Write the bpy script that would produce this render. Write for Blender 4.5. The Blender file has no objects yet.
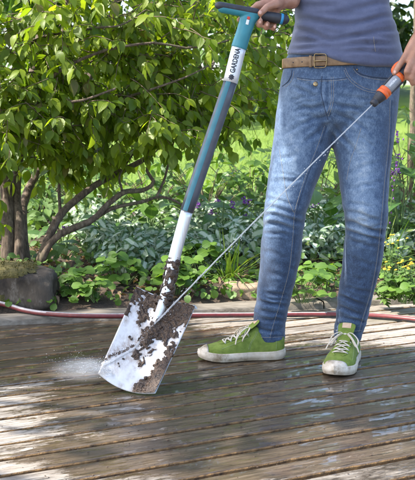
import bpy, bmesh, math, random
import numpy as np
from mathutils import Vector, Matrix, noise
from mathutils.bvhtree import BVHTree

R = math.radians
rng = np.random.default_rng(7)
random.seed(7)
scene = bpy.context.scene
COL = scene.collection

# ------------------------------------------------------------------ camera model (photo 415 x 480)
F, CX, CY, HC, PIT = 1000.0, 207.5, 240.0, 0.806, R(7.52)
cp, sp = math.cos(PIT), math.sin(PIT)

def P(px, py, Y):
    """world point seen at photo pixel (px, py), standing Y metres in front of the camera"""
    a, b = (px - CX) / F, (CY - py) / F
    dx, dy, dz = a, cp + b * sp, -sp + b * cp
    t = Y / dy
    return np.array([dx * t, Y, HC + dz * t])

def G(px, py, z=0.0):
    a, b = (px - CX) / F, (CY - py) / F
    dx, dy, dz = a, cp + b * sp, -sp + b * cp
    t = (z - HC) / dz
    return np.array([dx * t, dy * t, z])

def proj(v):
    v = np.asarray(v, float)
    x, y, z = v[..., 0], v[..., 1], v[..., 2] - HC
    d = y * cp - z * sp
    u = y * sp + z * cp
    return CX + F * x / d, CY - F * u / d

# ------------------------------------------------------------------ node helpers
def new_mat(name):
    m = bpy.data.materials.new(name)
    m.use_nodes = True
    nt = m.node_tree
    for n in list(nt.nodes):
        nt.nodes.remove(n)
    out = nt.nodes.new('ShaderNodeOutputMaterial')
    return m, nt, out

class NT:
    def __init__(self, nt): self.nt = nt
    def n(self, t, **kw):
        nd = self.nt.nodes.new(t)
        for k, v in kw.items(): setattr(nd, k, v)
        return nd
    def link(self, a, b): self.nt.links.new(a, b)
    def setin(self, sock, v):
        if hasattr(v, 'is_linked') or isinstance(v, bpy.types.NodeSocket): self.link(v, sock)
        else: sock.default_value = v
    def coords(self, scale=(1, 1, 1), rot=(0, 0, 0), out='Object', loc=(0, 0, 0)):
        tc = self.n('ShaderNodeTexCoord')
        mp = self.n('ShaderNodeMapping')
        mp.inputs['Scale'].default_value = scale
        mp.inputs['Rotation'].default_value = rot
        mp.inputs['Location'].default_value = loc
        self.link(tc.outputs[out], mp.inputs['Vector'])
        return mp.outputs['Vector']
    def noise(self, vec, scale=5, detail=4, rough=.55, dist=0):
        nd = self.n('ShaderNodeTexNoise')
        if vec is not None: self.link(vec, nd.inputs['Vector'])
        nd.inputs['Scale'].default_value = scale
        nd.inputs['Detail'].default_value = detail
        nd.inputs['Roughness'].default_value = rough
        nd.inputs['Distortion'].default_value = dist
        return nd.outputs['Fac']
    def ramp(self, fac, stops, interp='LINEAR'):
        nd = self.n('ShaderNodeValToRGB')
        cr = nd.color_ramp; cr.interpolation = interp
        while len(cr.elements) < len(stops): cr.elements.new(0.5)
        for e, (p, c) in zip(cr.elements, stops):
            e.position = p
            e.color = (c, c, c, 1) if isinstance(c, (int, float)) else (*c[:3], 1)
        self.link(fac, nd.inputs['Fac'])
        return nd.outputs['Color']
    def mix(self, fac, a, b, blend='MIX'):
        nd = self.n('ShaderNodeMix', data_type='RGBA', blend_type=blend)
        self.setin(nd.inputs[0], fac)
        for s, v in ((nd.inputs[6], a), (nd.inputs[7], b)):
            if isinstance(v, tuple): s.default_value = (*v[:3], 1)
            elif isinstance(v, (int, float)): s.default_value = (v, v, v, 1)
            else: self.link(v, s)
        return nd.outputs[2]
    def math(self, op, a, b=0.0, clamp=False):
        nd = self.n('ShaderNodeMath', operation=op, use_clamp=clamp)
        self.setin(nd.inputs[0], a); self.setin(nd.inputs[1], b)
        return nd.outputs[0]
    def maprange(self, v, a, b, c=0., d=1.):
        nd = self.n('ShaderNodeMapRange')
        self.setin(nd.inputs[0], v)
        for i, x in enumerate((a, b, c, d)): nd.inputs[i + 1].default_value = x
        return nd.outputs[0]
    def bump(self, h, strength=.3, dist=.002, normal=None):
        nd = self.n('ShaderNodeBump')
        self.setin(nd.inputs['Height'], h)
        self.setin(nd.inputs['Strength'], strength)
        nd.inputs['Distance'].default_value = dist
        if normal is not None: self.link(normal, nd.inputs['Normal'])
        return nd.outputs['Normal']
    def island(self):
        return self.n('ShaderNodeNewGeometry').outputs['Random Per Island']
    def bsdf(self, out, color, rough=.5, metal=0., normal=None, **kw):
        b = self.n('ShaderNodeBsdfPrincipled')
        if isinstance(color, tuple): b.inputs['Base Color'].default_value = (*color[:3], 1)
        else: self.link(color, b.inputs['Base Color'])
        self.setin(b.inputs['Roughness'], rough)
        self.setin(b.inputs['Metallic'], metal)
        if normal is not None: self.link(normal, b.inputs['Normal'])
        for k, v in kw.items(): self.setin(b.inputs[k.replace('_', ' ')], v)
        if out is not None: self.link(b.outputs['BSDF'], out.inputs['Surface'])
        return b

def simple(name, c1, c2=None, rough=.5, metal=0., scale=30, bump=.2, bdist=.001, bscale=None, stretch=(1, 1, 1), detail=5, **kw):
    m, nt, out = new_mat(name); t = NT(nt)
    if c2 is None: c2 = tuple(x * .75 for x in c1)
    v = t.coords(stretch)
    f = t.noise(v, scale, detail)
    col = t.ramp(f, [(.3, c2), (.7, c1)])
    nrm = t.bump(t.noise(v, bscale or scale * 4, 4), bump, bdist) if bump else None
    rr = t.maprange(f, .3, .7, min(1, rough * 1.2), rough * .85)
    t.bsdf(out, col, rr, metal, nrm, **kw)
    return m

def leaf_mat(name, c_lo, c_hi, trans=.35, rough=.45, vein=.15, back=None, edge=None, odd=None):
    m, nt, out = new_mat(name); t = NT(nt)
    isl = t.island()
    uv = t.n('ShaderNodeUVMap').outputs['UV']
    sep = t.n('ShaderNodeSeparateXYZ'); t.link(uv, sep.inputs[0])
    u = t.math('SUBTRACT', sep.outputs[0], .5); au = t.math('ABSOLUTE', u)
    stops = [(0, c_lo), (.85, c_hi)]
    if odd: stops += [(.975, c_hi), (.99, odd)]
    col = t.ramp(isl, stops)
    # side veins: stripes bent towards the tip, plus a pale midrib
    vv = t.math('SUBTRACT', sep.outputs[1], t.math('MULTIPLY', au, .9))
    vn = t.math('ABSOLUTE', t.math('SINE', t.math('MULTIPLY', vv, 22.0)))
    side = t.maprange(vn, 0, .35, 1, 0)
    mid = t.maprange(au, .015, .05, 1, 0)
    vm = t.math('MAXIMUM', t.math('MULTIPLY', side, .5), mid)
    if edge is not None:
        e = t.maprange(t.math('ADD', au, t.math('MULTIPLY', t.math('SUBTRACT', t.noise(t.coords(), 90, 3), .5), .3)), .15, .27, 0, 1)
        col = t.mix(e, col, edge)
    col = t.mix(t.math('MULTIPLY', vm, vein), col, t.mix(.5, col, (.30, .38, .12)))
    blot = t.noise(t.coords(), 60, 3)
    col = t.mix(t.maprange(blot, .35, .7, 0, .3), col, t.mix(.6, col, c_lo))
    nrm = t.bump(t.math('SUBTRACT', 1, vm), .35, .0015)
    b = t.bsdf(None, col, rough, 0, nrm)
    tr = t.n('ShaderNodeBsdfTranslucent')
    tc = t.mix(1.0, col, (1.35, 1.35, .55), 'MULTIPLY')
    t.link(tc, tr.inputs['Color'])
    mx = t.n('ShaderNodeMixShader'); mx.inputs[0].default_value = trans
    t.link(b.outputs[0], mx.inputs[1]); t.link(tr.outputs[0], mx.inputs[2])
    t.link(mx.outputs[0], out.inputs['Surface'])
    return m

# ------------------------------------------------------------------ object helpers
OFF = {}
def tag(o, label=None, cat=None, group=None, kind=None):
    if label: o['label'] = label
    if cat: o['category'] = cat
    if group: o['group'] = group
    if kind: o['kind'] = kind
    return o

def empty(name, loc, label, cat, group=None, rz=0):
    o = bpy.data.objects.new(name, None)
    o.empty_display_size = .1
    COL.objects.link(o)
    o.location = tuple(loc); o.rotation_euler[2] = rz
    OFF[o] = np.array(loc, float)
    return tag(o, label, cat, group)

def mobj(name, v, f, mats, parent=None, smooth=True, uv=None, mi=None, local=False, loc=None):
    v = np.asarray(v, float).reshape(-1, 3)
    off = OFF.get(parent, np.zeros(3)) if not local else np.zeros(3)
    if loc is not None: off = np.array(loc, float)
    me = bpy.data.meshes.new(name)
    f = f if isinstance(f, list) else [list(x) for x in f]
    me.from_pydata((v - off).tolist(), [], f)
    for m in (mats if isinstance(mats, (list, tuple)) else [mats]): me.materials.append(m)
    if mi is not None: me.polygons.foreach_set('material_index', np.asarray(mi, np.int32))
    me.polygons.foreach_set('use_smooth', [smooth and len(q) <= 4 for q in f])
    if uv is not None:
        l = me.uv_layers.new(name='UVMap')
        idx = np.empty(len(me.loops), np.int32); me.loops.foreach_get('vertex_index', idx)
        l.data.foreach_set('uv', np.asarray(uv, np.float32)[idx].ravel())
    me.update()
    o = bpy.data.objects.new(name, me)
    COL.objects.link(o)
    if parent is not None:
        o.parent = parent; OFF[o] = off
    else:
        if loc is not None: o.location = tuple(loc)
        OFF[o] = off
    return o

class MB:
    def __init__(self): self.v = []; self.f = []; self.mi = []; self.uv = []; self.n = 0
    def add(self, v, f, mi=0, uv=None):
        v = np.asarray(v, float).reshape(-1, 3)
        self.v.append(v)
        self.f += [[i + self.n for i in q] for q in f]
        if isinstance(mi, int): self.mi += [mi] * len(f)
        else: self.mi += list(mi)
        self.uv.append(np.zeros((len(v), 2)) if uv is None else np.asarray(uv, float))
        self.n += len(v)
        return self
    def arr(self): return np.vstack(self.v), self.f
    def build(self, name, mats, parent=None, smooth=True, uv=False, **kw):
        return mobj(name, np.vstack(self.v), self.f, mats, parent, smooth, np.vstack(self.uv) if uv else None, self.mi, **kw)

def norm(a):
    a = np.asarray(a, float)
    return a / np.maximum(np.linalg.norm(a, axis=-1, keepdims=True), 1e-9)

def frames(pts, up0=None):
    pts = np.asarray(pts, float)
    t = norm(np.gradient(pts, axis=0))
    u = np.array(up0 if up0 is not None else (0, 0, 1.), float)
    if abs(np.dot(u, t[0])) > .95: u = np.array([1., 0, 0])
    A, B = [], []
    for k in range(len(pts)):
        u = u - np.dot(u, t[k]) * t[k]; u = u / np.linalg.norm(u)
        A.append(u); B.append(np.cross(t[k], u))
    return t, np.array(A), np.array(B)

def spline(pts, n):
    pts = np.asarray(pts, float)
    if pts.ndim == 1: pts = pts[:, None]
    k = len(pts)
    q = np.vstack([2 * pts[0] - pts[1], pts, 2 * pts[-1] - pts[-2]])
    out = []
    for s in np.linspace(0, k - 1, n):
        i = min(int(s), k - 2); x = s - i
        p0, p1, p2, p3 = q[i], q[i + 1], q[i + 2], q[i + 3]
        out.append(.5 * (2 * p1 + (p2 - p0) * x + (2 * p0 - 5 * p1 + 4 * p2 - p3) * x * x + (3 * p1 - p0 - 3 * p2 + p3) * x ** 3))
    return np.array(out)

def tube(pts, rad, n=10, cap=True, up=None, jitter=0., round_cap=False):
    """rad: scalar / per-point / per-point pair (along A, along B)"""
    pts = np.asarray(pts, float); k = len(pts)
    rad = np.asarray(rad, float)
    if rad.ndim == 0: rad = np.full(k, float(rad))
    if rad.ndim == 1: rad = np.c_[rad, rad]
    if round_cap:
        t0 = norm(pts[0] - pts[1]); t1 = norm(pts[-1] - pts[-2])
        r0, r1 = rad[0].mean(), rad[-1].mean()
        pts = np.vstack([pts[0] + t0 * r0 * .95, pts[0] + t0 * r0 * .6, pts, pts[-1] + t1 * r1 * .6, pts[-1] + t1 * r1 * .95])
        rad = np.vstack([rad[0] * .3, rad[0] * .78, rad, rad[-1] * .78, rad[-1] * .3]); k = len(pts)
    _, A, B = frames(pts, up)
    a = np.linspace(0, 2 * math.pi, n, endpoint=False)
    v = pts[:, None] + rad[:, 0][:, None, None] * np.cos(a)[None, :, None] * A[:, None] + rad[:, 1][:, None, None] * np.sin(a)[None, :, None] * B[:, None]
    if jitter: v = v + rng.normal(0, jitter, v.shape)
    f = [[i * n + j, i * n + (j + 1) % n, (i + 1) * n + (j + 1) % n, (i + 1) * n + j] for i in range(k - 1) for j in range(n)]
    if cap:
        f.append(list(range(n))[::-1]); f.append([(k - 1) * n + j for j in range(n)])
    return v.reshape(-1, 3), f

def loft(rings, cap=True):
    rings = [np.asarray(r, float) for r in rings]
    n = len(rings[0]); k = len(rings)
    f = [[i * n + j, i * n + (j + 1) % n, (i + 1) * n + (j + 1) % n, (i + 1) * n + j] for i in range(k - 1) for j in range(n)]
    if cap:
        f.append(list(range(n))[::-1]); f.append([(k - 1) * n + j for j in range(n)])
    return np.vstack(rings), f

def ring(c, rx, ry, n=32, p=2.0, yaw=0.):
    a = np.linspace(0, 2 * math.pi, n, endpoint=False)
    x = rx * np.sign(np.cos(a)) * np.abs(np.cos(a)) ** (2 / p); y = ry * np.sign(np.sin(a)) * np.abs(np.sin(a)) ** (2 / p)
    c_, s_ = math.cos(yaw), math.sin(yaw)
    return np.c_[c[0] + x * c_ - y * s_, c[1] + x * s_ + y * c_, np.full(n, c[2])]

def ball(c, r, seg=12, rings=8, M=None):
    v = []
    for i in range(1, rings):
        th = math.pi * i / rings
        for j in range(seg):
            ph = 2 * math.pi * j / seg
            v.append((math.sin(th) * math.cos(ph), math.sin(th) * math.sin(ph), math.cos(th)))
    v = [(0, 0, 1)] + v + [(0, 0, -1)]
    f = [[0, 1 + j, 1 + (j + 1) % seg] for j in range(seg)]
    for i in range(rings - 2):
        for j in range(seg):
            a = 1 + i * seg + j; b = 1 + i * seg + (j + 1) % seg
            f.append([a, a + seg, b + seg, b])
    l = len(v) - 1
    f += [[l, 1 + (rings - 2) * seg + (j + 1) % seg, 1 + (rings - 2) * seg + j] for j in range(seg)]
    v = np.array(v) * np.asarray(r)
    if M is not None: v = v @ np.asarray(M).T
    return v + np.asarray(c), f

def box(c, ax, ay, az):
    c, ax, ay, az = map(lambda q: np.asarray(q, float), (c, ax, ay, az))
    v = [c + i * ax + j * ay + k * az for i in (-1, 1) for j in (-1, 1) for k in (-1, 1)]
    f = [[0, 1, 3, 2], [4, 6, 7, 5], [0, 4, 5, 1], [2, 3, 7, 6], [0, 2, 6, 4], [1, 5, 7, 3]]
    return np.array(v), f

def remesh_union(parts, voxel, smooth=4, fac=.5):
    mb = MB()
    for v, f in parts: mb.add(v, f)
    v, f = mb.arr()
    me = bpy.data.meshes.new('tmp'); me.from_pydata(v.tolist(), [], f)
    bm = bmesh.new(); bm.from_mesh(me); bmesh.ops.recalc_face_normals(bm, faces=bm.faces); bm.to_mesh(me); bm.free()
    o = bpy.data.objects.new('tmp', me); COL.objects.link(o)
    md = o.modifiers.new('r', 'REMESH'); md.mode = 'VOXEL'; md.voxel_size = voxel; md.adaptivity = 0
    if smooth:
        s = o.modifiers.new('s', 'SMOOTH'); s.factor = fac; s.iterations = smooth
    dg = bpy.context.evaluated_depsgraph_get()
    m2 = bpy.data.meshes.new_from_object(o.evaluated_get(dg))
    V = np.empty(len(m2.vertices) * 3); m2.vertices.foreach_get('co', V); V = V.reshape(-1, 3)
    Fc = [list(p.vertices) for p in m2.polygons]
    bpy.data.objects.remove(o); bpy.data.meshes.remove(me); bpy.data.meshes.remove(m2)
    return V, Fc

def vnormals(V, Fc):
    me = bpy.data.meshes.new('tmp'); me.from_pydata(V.tolist(), [], Fc); me.update()
    N = np.empty(len(V) * 3); me.vertices.foreach_get('normal', N)
    bpy.data.meshes.remove(me)
    return N.reshape(-1, 3)

def nz(v, s=1., seed=0):
    return np.array([noise.noise(Vector((p[0] * s + seed, p[1] * s, p[2] * s))) for p in v])

# ------------------------------------------------------------------ leaves
SH = {
    'ovate':  ([0, .2, .45, .75, 1], [0, .72, 1, .62, 0]),
    'heart':  ([0, .12, .4, .72, 1], [0, .9, 1, .6, 0]),
    'round':  ([0, .2, .5, .82, 1], [0, .8, 1, .8, 0]),
    'lance':  ([0, .2, .5, .8, 1], [0, .8, 1, .55, 0]),
}
def leaves(pos, d, nrm, L, W, fold=.25, droop=.25, shape='ovate'):
    pos = np.asarray(pos, float); N = len(pos)
    d = norm(d); nrm = np.asarray(nrm, float)
    side = norm(np.cross(nrm, d)); nrm = np.cross(d, side)
    L = np.broadcast_to(np.asarray(L, float), (N,)); W = np.broadcast_to(np.asarray(W, float), (N,))
    S, Wd = SH[shape]
    loc = [(0, 0, 0.)]
    for s, w in zip(S[1:-1], Wd[1:-1]):
        loc += [(s, -w * .5, w), (s, 0, 0.), (s, w * .5, w)]
    loc.append((1, 0, 0.))
    loc = np.array(loc)
    fo = fold * rng.uniform(.3, 1.6, N); dr = droop * rng.uniform(-.2, 1.8, N); tw = rng.normal(0, .25, N)
    x = L[:, None] * loc[None, :, 0]
    y = W[:, None] * loc[None, :, 1]
    z = fo[:, None] * np.abs(y) - dr[:, None] * L[:, None] * loc[None, :, 0] ** 2 + tw[:, None] * y * loc[None, :, 0]
    v = pos[:, None] + x[..., None] * d[:, None] + y[..., None] * side[:, None] + z[..., None] * nrm[:, None]
    fl = [[0, 2, 1], [0, 3, 2], [1, 2, 5, 4], [2, 3, 6, 5], [4, 5, 8, 7], [5, 6, 9, 8], [7, 8, 10], [8, 9, 10]]
    base = (np.arange(N) * 11)
    f = []
    for b in base.tolist(): f += [[b + i for i in q] for q in fl]
    uv1 = np.c_[.5 + loc[:, 1] * .98, loc[:, 0]]
    return v.reshape(-1, 3), f, np.tile(uv1, (N, 1))

def twig_set(starts, dirs, lens, leafL, ratio=.52, spacing=.05, hang=.7, wood=None, green=None, r0=.0025):
    """drooping twigs with opposite pairs of leaves"""
    pos, dd, nn, LL = [], [], [], []
    for s, d, ln in zip(starts, dirs, lens):
        n = 5
        d = norm(d); pts = [np.array(s, float)]
        for i in range(n):
            d = norm(d + np.array([0, 0, -.10]) + rng.normal(0, .10, 3))
            pts.append(pts[-1] + d * ln / n)
        pts = np.array(pts)
        if wood is not None:
            wood.add(*tube(pts, np.linspace(r0, r0 * .4, len(pts)), 4, cap=False))
        m = max(2, int(ln / spacing))
        for k in range(m):
            u = (k + .6) / m * n; i = min(int(u), n - 1)
            p = pts[i] + (pts[i + 1] - pts[i]) * (u - i)
            t = norm(pts[i + 1] - pts[i])
            sd = norm(np.cross(t, rng.normal(0, 1, 3) * .5 + np.array([0, 0, 1.]))) 
            for sg in (-1, 1):
                if rng.random() < .12: continue
                dl = norm(t * rng.uniform(.2, .8) + sd * sg * rng.uniform(.5, 1.) + np.array([0, 0, -hang * rng.uniform(.4, 1.6)]))
                pos.append(p + dl * .006); dd.append(dl)
                nn.append(np.array([0, -.25, 1.]) + rng.normal(0, .45, 3) + sd * sg * .2)
                LL.append(leafL * rng.uniform(.5, 1.25))
        # terminal leaf
        pos.append(pts[-1]); dd.append(t + np.array([0, 0, -hang * .6])); nn.append(np.array([0, -.3, 1.]) + rng.normal(0, .3, 3)); LL.append(leafL * rng.uniform(.6, 1))
    LL = np.array(LL)
    v, f, uv = leaves(pos, dd, nn, LL, LL * ratio * rng.uniform(.8, 1.15, len(LL)), .22, .3, 'ovate')
    green.add(v, f, 0, uv)
    return len(pos)

# ================================================================== camera, sky, sun
cam = bpy.data.objects.new('camera', bpy.data.cameras.new('camera')); COL.objects.link(cam)
cam.location = (0, 0, HC); cam.rotation_euler = (R(90) - PIT, 0, 0)
cd = cam.data; cd.sensor_fit = 'VERTICAL'; cd.sensor_height = 24; cd.sensor_width = 24; cd.lens = 50.0
cd.clip_start = .05; cd.clip_end = 600
cd.dof.use_dof = True; cd.dof.focus_distance = 3.05; cd.dof.aperture_fstop = 10.0
scene.camera = cam

SUN_EL, SUN_AZ = R(50), R(-104)         # high sun from the left of the deck
sundir = Vector((math.sin(SUN_AZ) * math.cos(SUN_EL), math.cos(SUN_AZ) * math.cos(SUN_EL), math.sin(SUN_EL)))
w = bpy.data.worlds.new('World'); scene.world = w; w.use_nodes = True
nt = w.node_tree; bg = nt.nodes['Background']
sky = nt.nodes.new('ShaderNodeTexSky'); sky.sky_type = 'NISHITA'; sky.sun_disc = False
sky.sun_elevation = SUN_EL; sky.sun_rotation = SUN_AZ; sky.dust_density = 2.5; sky.air_density = 1.0; sky.ozone_density = 1.0
nt.links.new(sky.outputs[0], bg.inputs[0]); bg.inputs[1].default_value = .15
sl = bpy.data.lights.new('sun', 'SUN'); sl.energy = 3.3; sl.angle = R(.55); sl.color = (1, .95, .86)
so = bpy.data.objects.new('sun', sl); COL.objects.link(so)
so.rotation_euler = sundir.to_track_quat('Z', 'Y').to_euler()
scene.view_settings.view_transform = 'Standard'; scene.view_settings.look = 'None'
scene.view_settings.gamma = 1; scene.view_settings.exposure = 1.98
scene.view_settings.use_curve_mapping = False
try:
    scene.cycles.max_bounces = 8; scene.cycles.transparent_max_bounces = 8
    scene.cycles.sample_clamp_indirect = 6
except Exception: pass

# ================================================================== ground, lawn, deck
TH = R(26.7); EU = np.array([math.cos(TH), math.sin(TH), 0]); EV = np.array([-math.sin(TH), math.cos(TH), 0])

def terrain(x, y):
    s = np.clip((y - 6.4) / 14.0, 0, 1)
    return 1.25 * s * s * (3 - 2 * s) * .9 + np.clip((y - 6.4) * .012, 0, 2)

def grid_surface(name, x0, x1, y0, y1, nx, ny, mat, zf, kind='structure'):
    xs = np.linspace(x0, x1, nx); ys = y0 + (y1 - y0) * np.linspace(0, 1, ny) ** 1.6
    X, Y = np.meshgrid(xs, ys)
    v = np.c_[X.ravel(), Y.ravel(), zf(X, Y).ravel()]
    f = [[j * nx + i, j * nx + i + 1, (j + 1) * nx + i + 1, (j + 1) * nx + i] for j in range(ny - 1) for i in range(nx - 1)]
    return tag(mobj(name, v, f, mat), kind=kind)

m_earth = simple('earth_mat', (.11, .085, .06), (.06, .045, .03), .9, scale=1.5, bump=.3, bscale=30, bdist=.02)
g = mobj('ground', [(-300, -60, -.16), (300, -60, -.16), (300, 500, -.16), (-300, 500, -.16)], [[0, 1, 2, 3]], m_earth, smooth=False)
tag(g, kind='structure')

m_lawn, nt_, out = new_mat('lawn_mat'); t = NT(nt_)
v_ = t.coords()
c_ = t.ramp(t.noise(v_, 1.1, 5, .65), [(.3, (.085, .15, .022)), (.55, (.13, .20, .03)), (.75, (.19, .24, .05))])
t.bsdf(out, c_, .75, 0, t.bump(t.noise(v_, 60, 4), .8, .03), Specular_IOR_Level=.2)
grid_surface('lawn', -40, 40, 6.2, 120, 60, 60, m_lawn, lambda x, y: terrain(x, y) - .02 + .02 * np.sin(x * 1.3) * np.cos(y * .9))

# ---- deck boards
m_board, nt_, out = new_mat('weathered_wet_wood'); t = NT(nt_)
isl = t.island()
tc = t.n('ShaderNodeTexCoord')
rot = t.n('ShaderNodeMapping'); rot.inputs['Rotation'].default_value = (0, 0, -TH)
t.link(tc.outputs['Object'], rot.inputs['Vector'])
comb = t.n('ShaderNodeCombineXYZ'); t.link(t.math('MULTIPLY', isl, 37.0), comb.inputs[0]); t.link(t.math('MULTIPLY', isl, 11.0), comb.inputs[1])
addv = t.n('ShaderNodeVectorMath', operation='ADD'); t.link(rot.outputs[0], addv.inputs[0]); t.link(comb.outputs[0], addv.inputs[1])
def stretched(vec, sx, sy, sz=1):
    mp = t.n('ShaderNodeMapping'); mp.inputs['Scale'].default_value = (sx, sy, sz); t.link(vec, mp.inputs['Vector']); return mp.outputs[0]
grain = t.noise(stretched(addv.outputs[0], 4.0, 62, 1), 1, 8, .66, .8)
grain2 = t.noise(stretched(addv.outputs[0], 9.0, 420, 1), 1, 4, .6, .3)
blot = t.noise(stretched(rot.outputs[0], 2.2, 6.0, 1), 1, 6, .62)
fine = t.noise(stretched(rot.outputs[0], 22, 60, 1), 1, 6, .7)
tone = t.maprange(isl, 0, 1, .66, 1.25)
dry = t.ramp(grain, [(.30, (.14, .112, .085)), (.5, (.27, .235, .195)), (.70, (.43, .395, .35))])
dry = t.mix(t.maprange(grain2, .36, .52, .75, 0), dry, (.085, .07, .055))
fib = t.noise(stretched(addv.outputs[0], 16, 105, 1), 1, 8, .74, .6)
dry = t.mix(t.maprange(fib, .34, .5, .75, 0), dry, (.075, .058, .042))
dry = t.mix(t.maprange(fib, .56, .72, 0, .45), dry, (.50, .46, .40))
crk = t.noise(stretched(addv.outputs[0], 4.5, 130, 1), 1, 5, .6, .9)
dry = t.mix(t.maprange(crk, .345, .385, .9, 0), dry, (.04, .033, .026))
spt = t.noise(stretched(addv.outputs[0], 34, 60, 1), 1, 4, .6, .5)
dry = t.mix(t.maprange(spt, .64, .69, 0, .75), dry, (.045, .035, .026))
dry = t.mix(t.maprange(spt, .33, .28, 0, .4), dry, (.42, .38, .32))
knt = t.noise(stretched(addv.outputs[0], 5, 26, 1), 1, 5, .7, 1.5)
dry = t.mix(t.maprange(knt, .60, .72, 0, .5), dry, (.16, .11, .07))
dry = t.mix(1.0, dry, tone, 'MULTIPLY')
dry = t.mix(t.maprange(blot, .5, .75, 0, .45), dry, (.24, .22, .13))          # algae and grime blotches
# where the boards are wet: a splashed area round the spade and the shoes with ragged outline
def blob(cx, cy, rx, ry):
    mp = t.n('ShaderNodeMapping'); mp.vector_type = 'POINT'
    mp.inputs['Location'].default_value = (-cx / rx, -cy / ry, 0); mp.inputs['Scale'].default_value = (1 / rx, 1 / ry, 0)
    t.link(tc.outputs['Object'], mp.inputs['Vector'])
    ln = t.n('ShaderNodeVectorMath', operation='LENGTH'); t.link(mp.outputs[0], ln.inputs[0])
    return t.math('SUBTRACT', 1.0, ln.outputs['Value'])
W = t.math('MAXIMUM', blob(.12, 2.75, .78, .75), blob(-.55, 3.35, .75, .60))
W = t.math('MAXIMUM', W, blob(.0, 2.28, .55, .22))
W = t.math('ADD', W, t.math('MULTIPLY', t.math('SUBTRACT', blot, .5), 2.0))
W = t.math('ADD', W, t.math('MULTIPLY', t.math('SUBTRACT', fine, .5), 1.1))
wet = t.maprange(W, -.04, .16)
wetc = t.mix(1.0, dry, (.32, .265, .21), 'MULTIPLY')
col = t.mix(wet, dry, wetc)
pud = t.math('ADD', t.math('MULTIPLY', t.noise(stretched(rot.outputs[0], 7.0, 22.0, 1), 1, 5, .68, 1.2), .75), t.math('MULTIPLY', fine, .25))
pud = t.math('MULTIPLY', t.maprange(pud, .505, .550), t.maprange(wet, .55, .95))
rough = t.math('ADD', t.math('MULTIPLY', t.math('SUBTRACT', 1, wet), .62), t.math('MULTIPLY', wet, t.maprange(grain, .3, .7, .12, .26)))
rough = t.math('MULTIPLY', rough, t.maprange(pud, 0, 1, 1, .3))
rough = t.math('ADD', rough, t.math('MULTIPLY', t.math('SUBTRACT', fib, .5), .25))
bstr = t.maprange(pud, 0, 1, .9, .10)
hh = t.math('ADD', t.math('ADD', t.math('ADD', t.math('MULTIPLY', grain, .5), t.math('MULTIPLY', fib, .6)), t.math('MULTIPLY', grain2, .4)), t.maprange(crk, .33, .40, -.8, 0))
nrm = t.bump(t.math('ADD', hh, t.math('MULTIPLY', t.noise(stretched(rot.outputs[0], 30, 60, 1), 1, 2, .5), .25)), bstr, .0026)
b_ = t.bsdf(out, col, rough, 0, nrm, Coat_Weight=t.math('MULTIPLY', pud, .6), Coat_Roughness=.03)
t.link(t.maprange(pud, 0, 1, .32, .5), b_.inputs['Specular IOR Level'])

m_edge = simple('dirty_board_edge', (.26, .145, .05), (.045, .028, .016), .8, scale=45, bump=.8, bdist=.004, bscale=120)
m_gap = simple('gap_debris', (.075, .045, .02), (.012, .009, .006), .9, scale=60, bump=1, bdist=.004, bscale=150)

g13 = G(180, 446.3); v13 = float(g13 @ EV)
g3 = G(0, 359.8); v3 = float(g3 @ EV)
PITCH = (v3 - v13) / 10.0
GAPW = .0175
deck = MB()
k0 = int((v13 - (-1.2)) / PITCH); k1 = int((4.75 - v13) / PITCH)
NU = 260
us = np.linspace(-4.5, 7.0, NU)
uf = np.sort(np.concatenate([us, np.linspace(-1.2, 2.6, 300)]))
for k in range(-k0, k1 + 1):
    va = v13 + k * PITCH + GAPW / 2; vb = v13 + (k + 1) * PITCH - GAPW / 2
    vis = .4 < va < 4.4
    uu = uf if vis else us[::12]
    n = len(uu)
    ra = np.array([noise.noise(Vector((x * 14, k * 3.1, 0))) for x in uu]) * .0026 + np.array([noise.noise(Vector((x * 60, k * 3.1, 5))) for x in uu]) * .0018
    rb = np.array([noise.noise(Vector((x * 14, k * 3.1, 9))) for x in uu]) * .0016 + np.array([noise.noise(Vector((x * 60, k * 3.1, 15))) for x in uu]) * .0009
    dz = random.uniform(-.0012, .0012); tilt = random.uniform(-.0012, .0012)
    prof = [(va, -.026, 'a', 0), (va, -.0045, 'a', 1), (va + .0016, -.0018, 'a', 1), (va + .0060, .0003, 'a', .6), ((va + vb) / 2, -.0006, None, 0), (vb - .0060, .0003, 'b', .6), (vb - .0016, -.0018, 'b', 1), (vb, -.0045, 'b', 1), (vb, -.026, 'b', 0)]
    rows = []
    for (vv, z, sd, q) in prof:
        v2 = vv + (ra * q if sd == 'a' else rb * q if sd == 'b' else 0)
        zz = z + dz + tilt * (vv - (va + vb) / 2) / PITCH * 2
        pts = uu[:, None] * EU + np.broadcast_to(np.asarray(v2), (n,))[:, None] * EV
        pts[:, 2] = zz
        rows.append(pts)
    m = len(prof)
    v = np.vstack(rows)
    f, mi = [], []
    for j in range(m - 1):
        for i in range(n - 1):
            f.append([j * n + i, j * n + i + 1, (j + 1) * n + i + 1, (j + 1) * n + i]); mi.append(1 if j in (0, 1, m - 2, m - 3) else 0)
    deck.add(v, f, mi)
    # debris settled in the gap
    if vis:
        gv = v13 + k * PITCH
        zz = -.015 + np.array([noise.noise(Vector((x * 35, k * 7., 2))) for x in uu]) * .006
        p1 = uu[:, None] * EU + (gv - GAPW * .75) * EV; p2 = uu[:, None] * EU + (gv + GAPW * .75) * EV
        p1[:, 2] = zz - .003; p2[:, 2] = zz + .002
        deck.add(np.vstack([p1, p2]), [[i, i + 1, n + i + 1, n + i] for i in range(n - 1)], 2)
deck_o = deck.build('deck', [m_board, m_edge, m_gap], smooth=False)
tag(deck_o, kind='structure')

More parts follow.
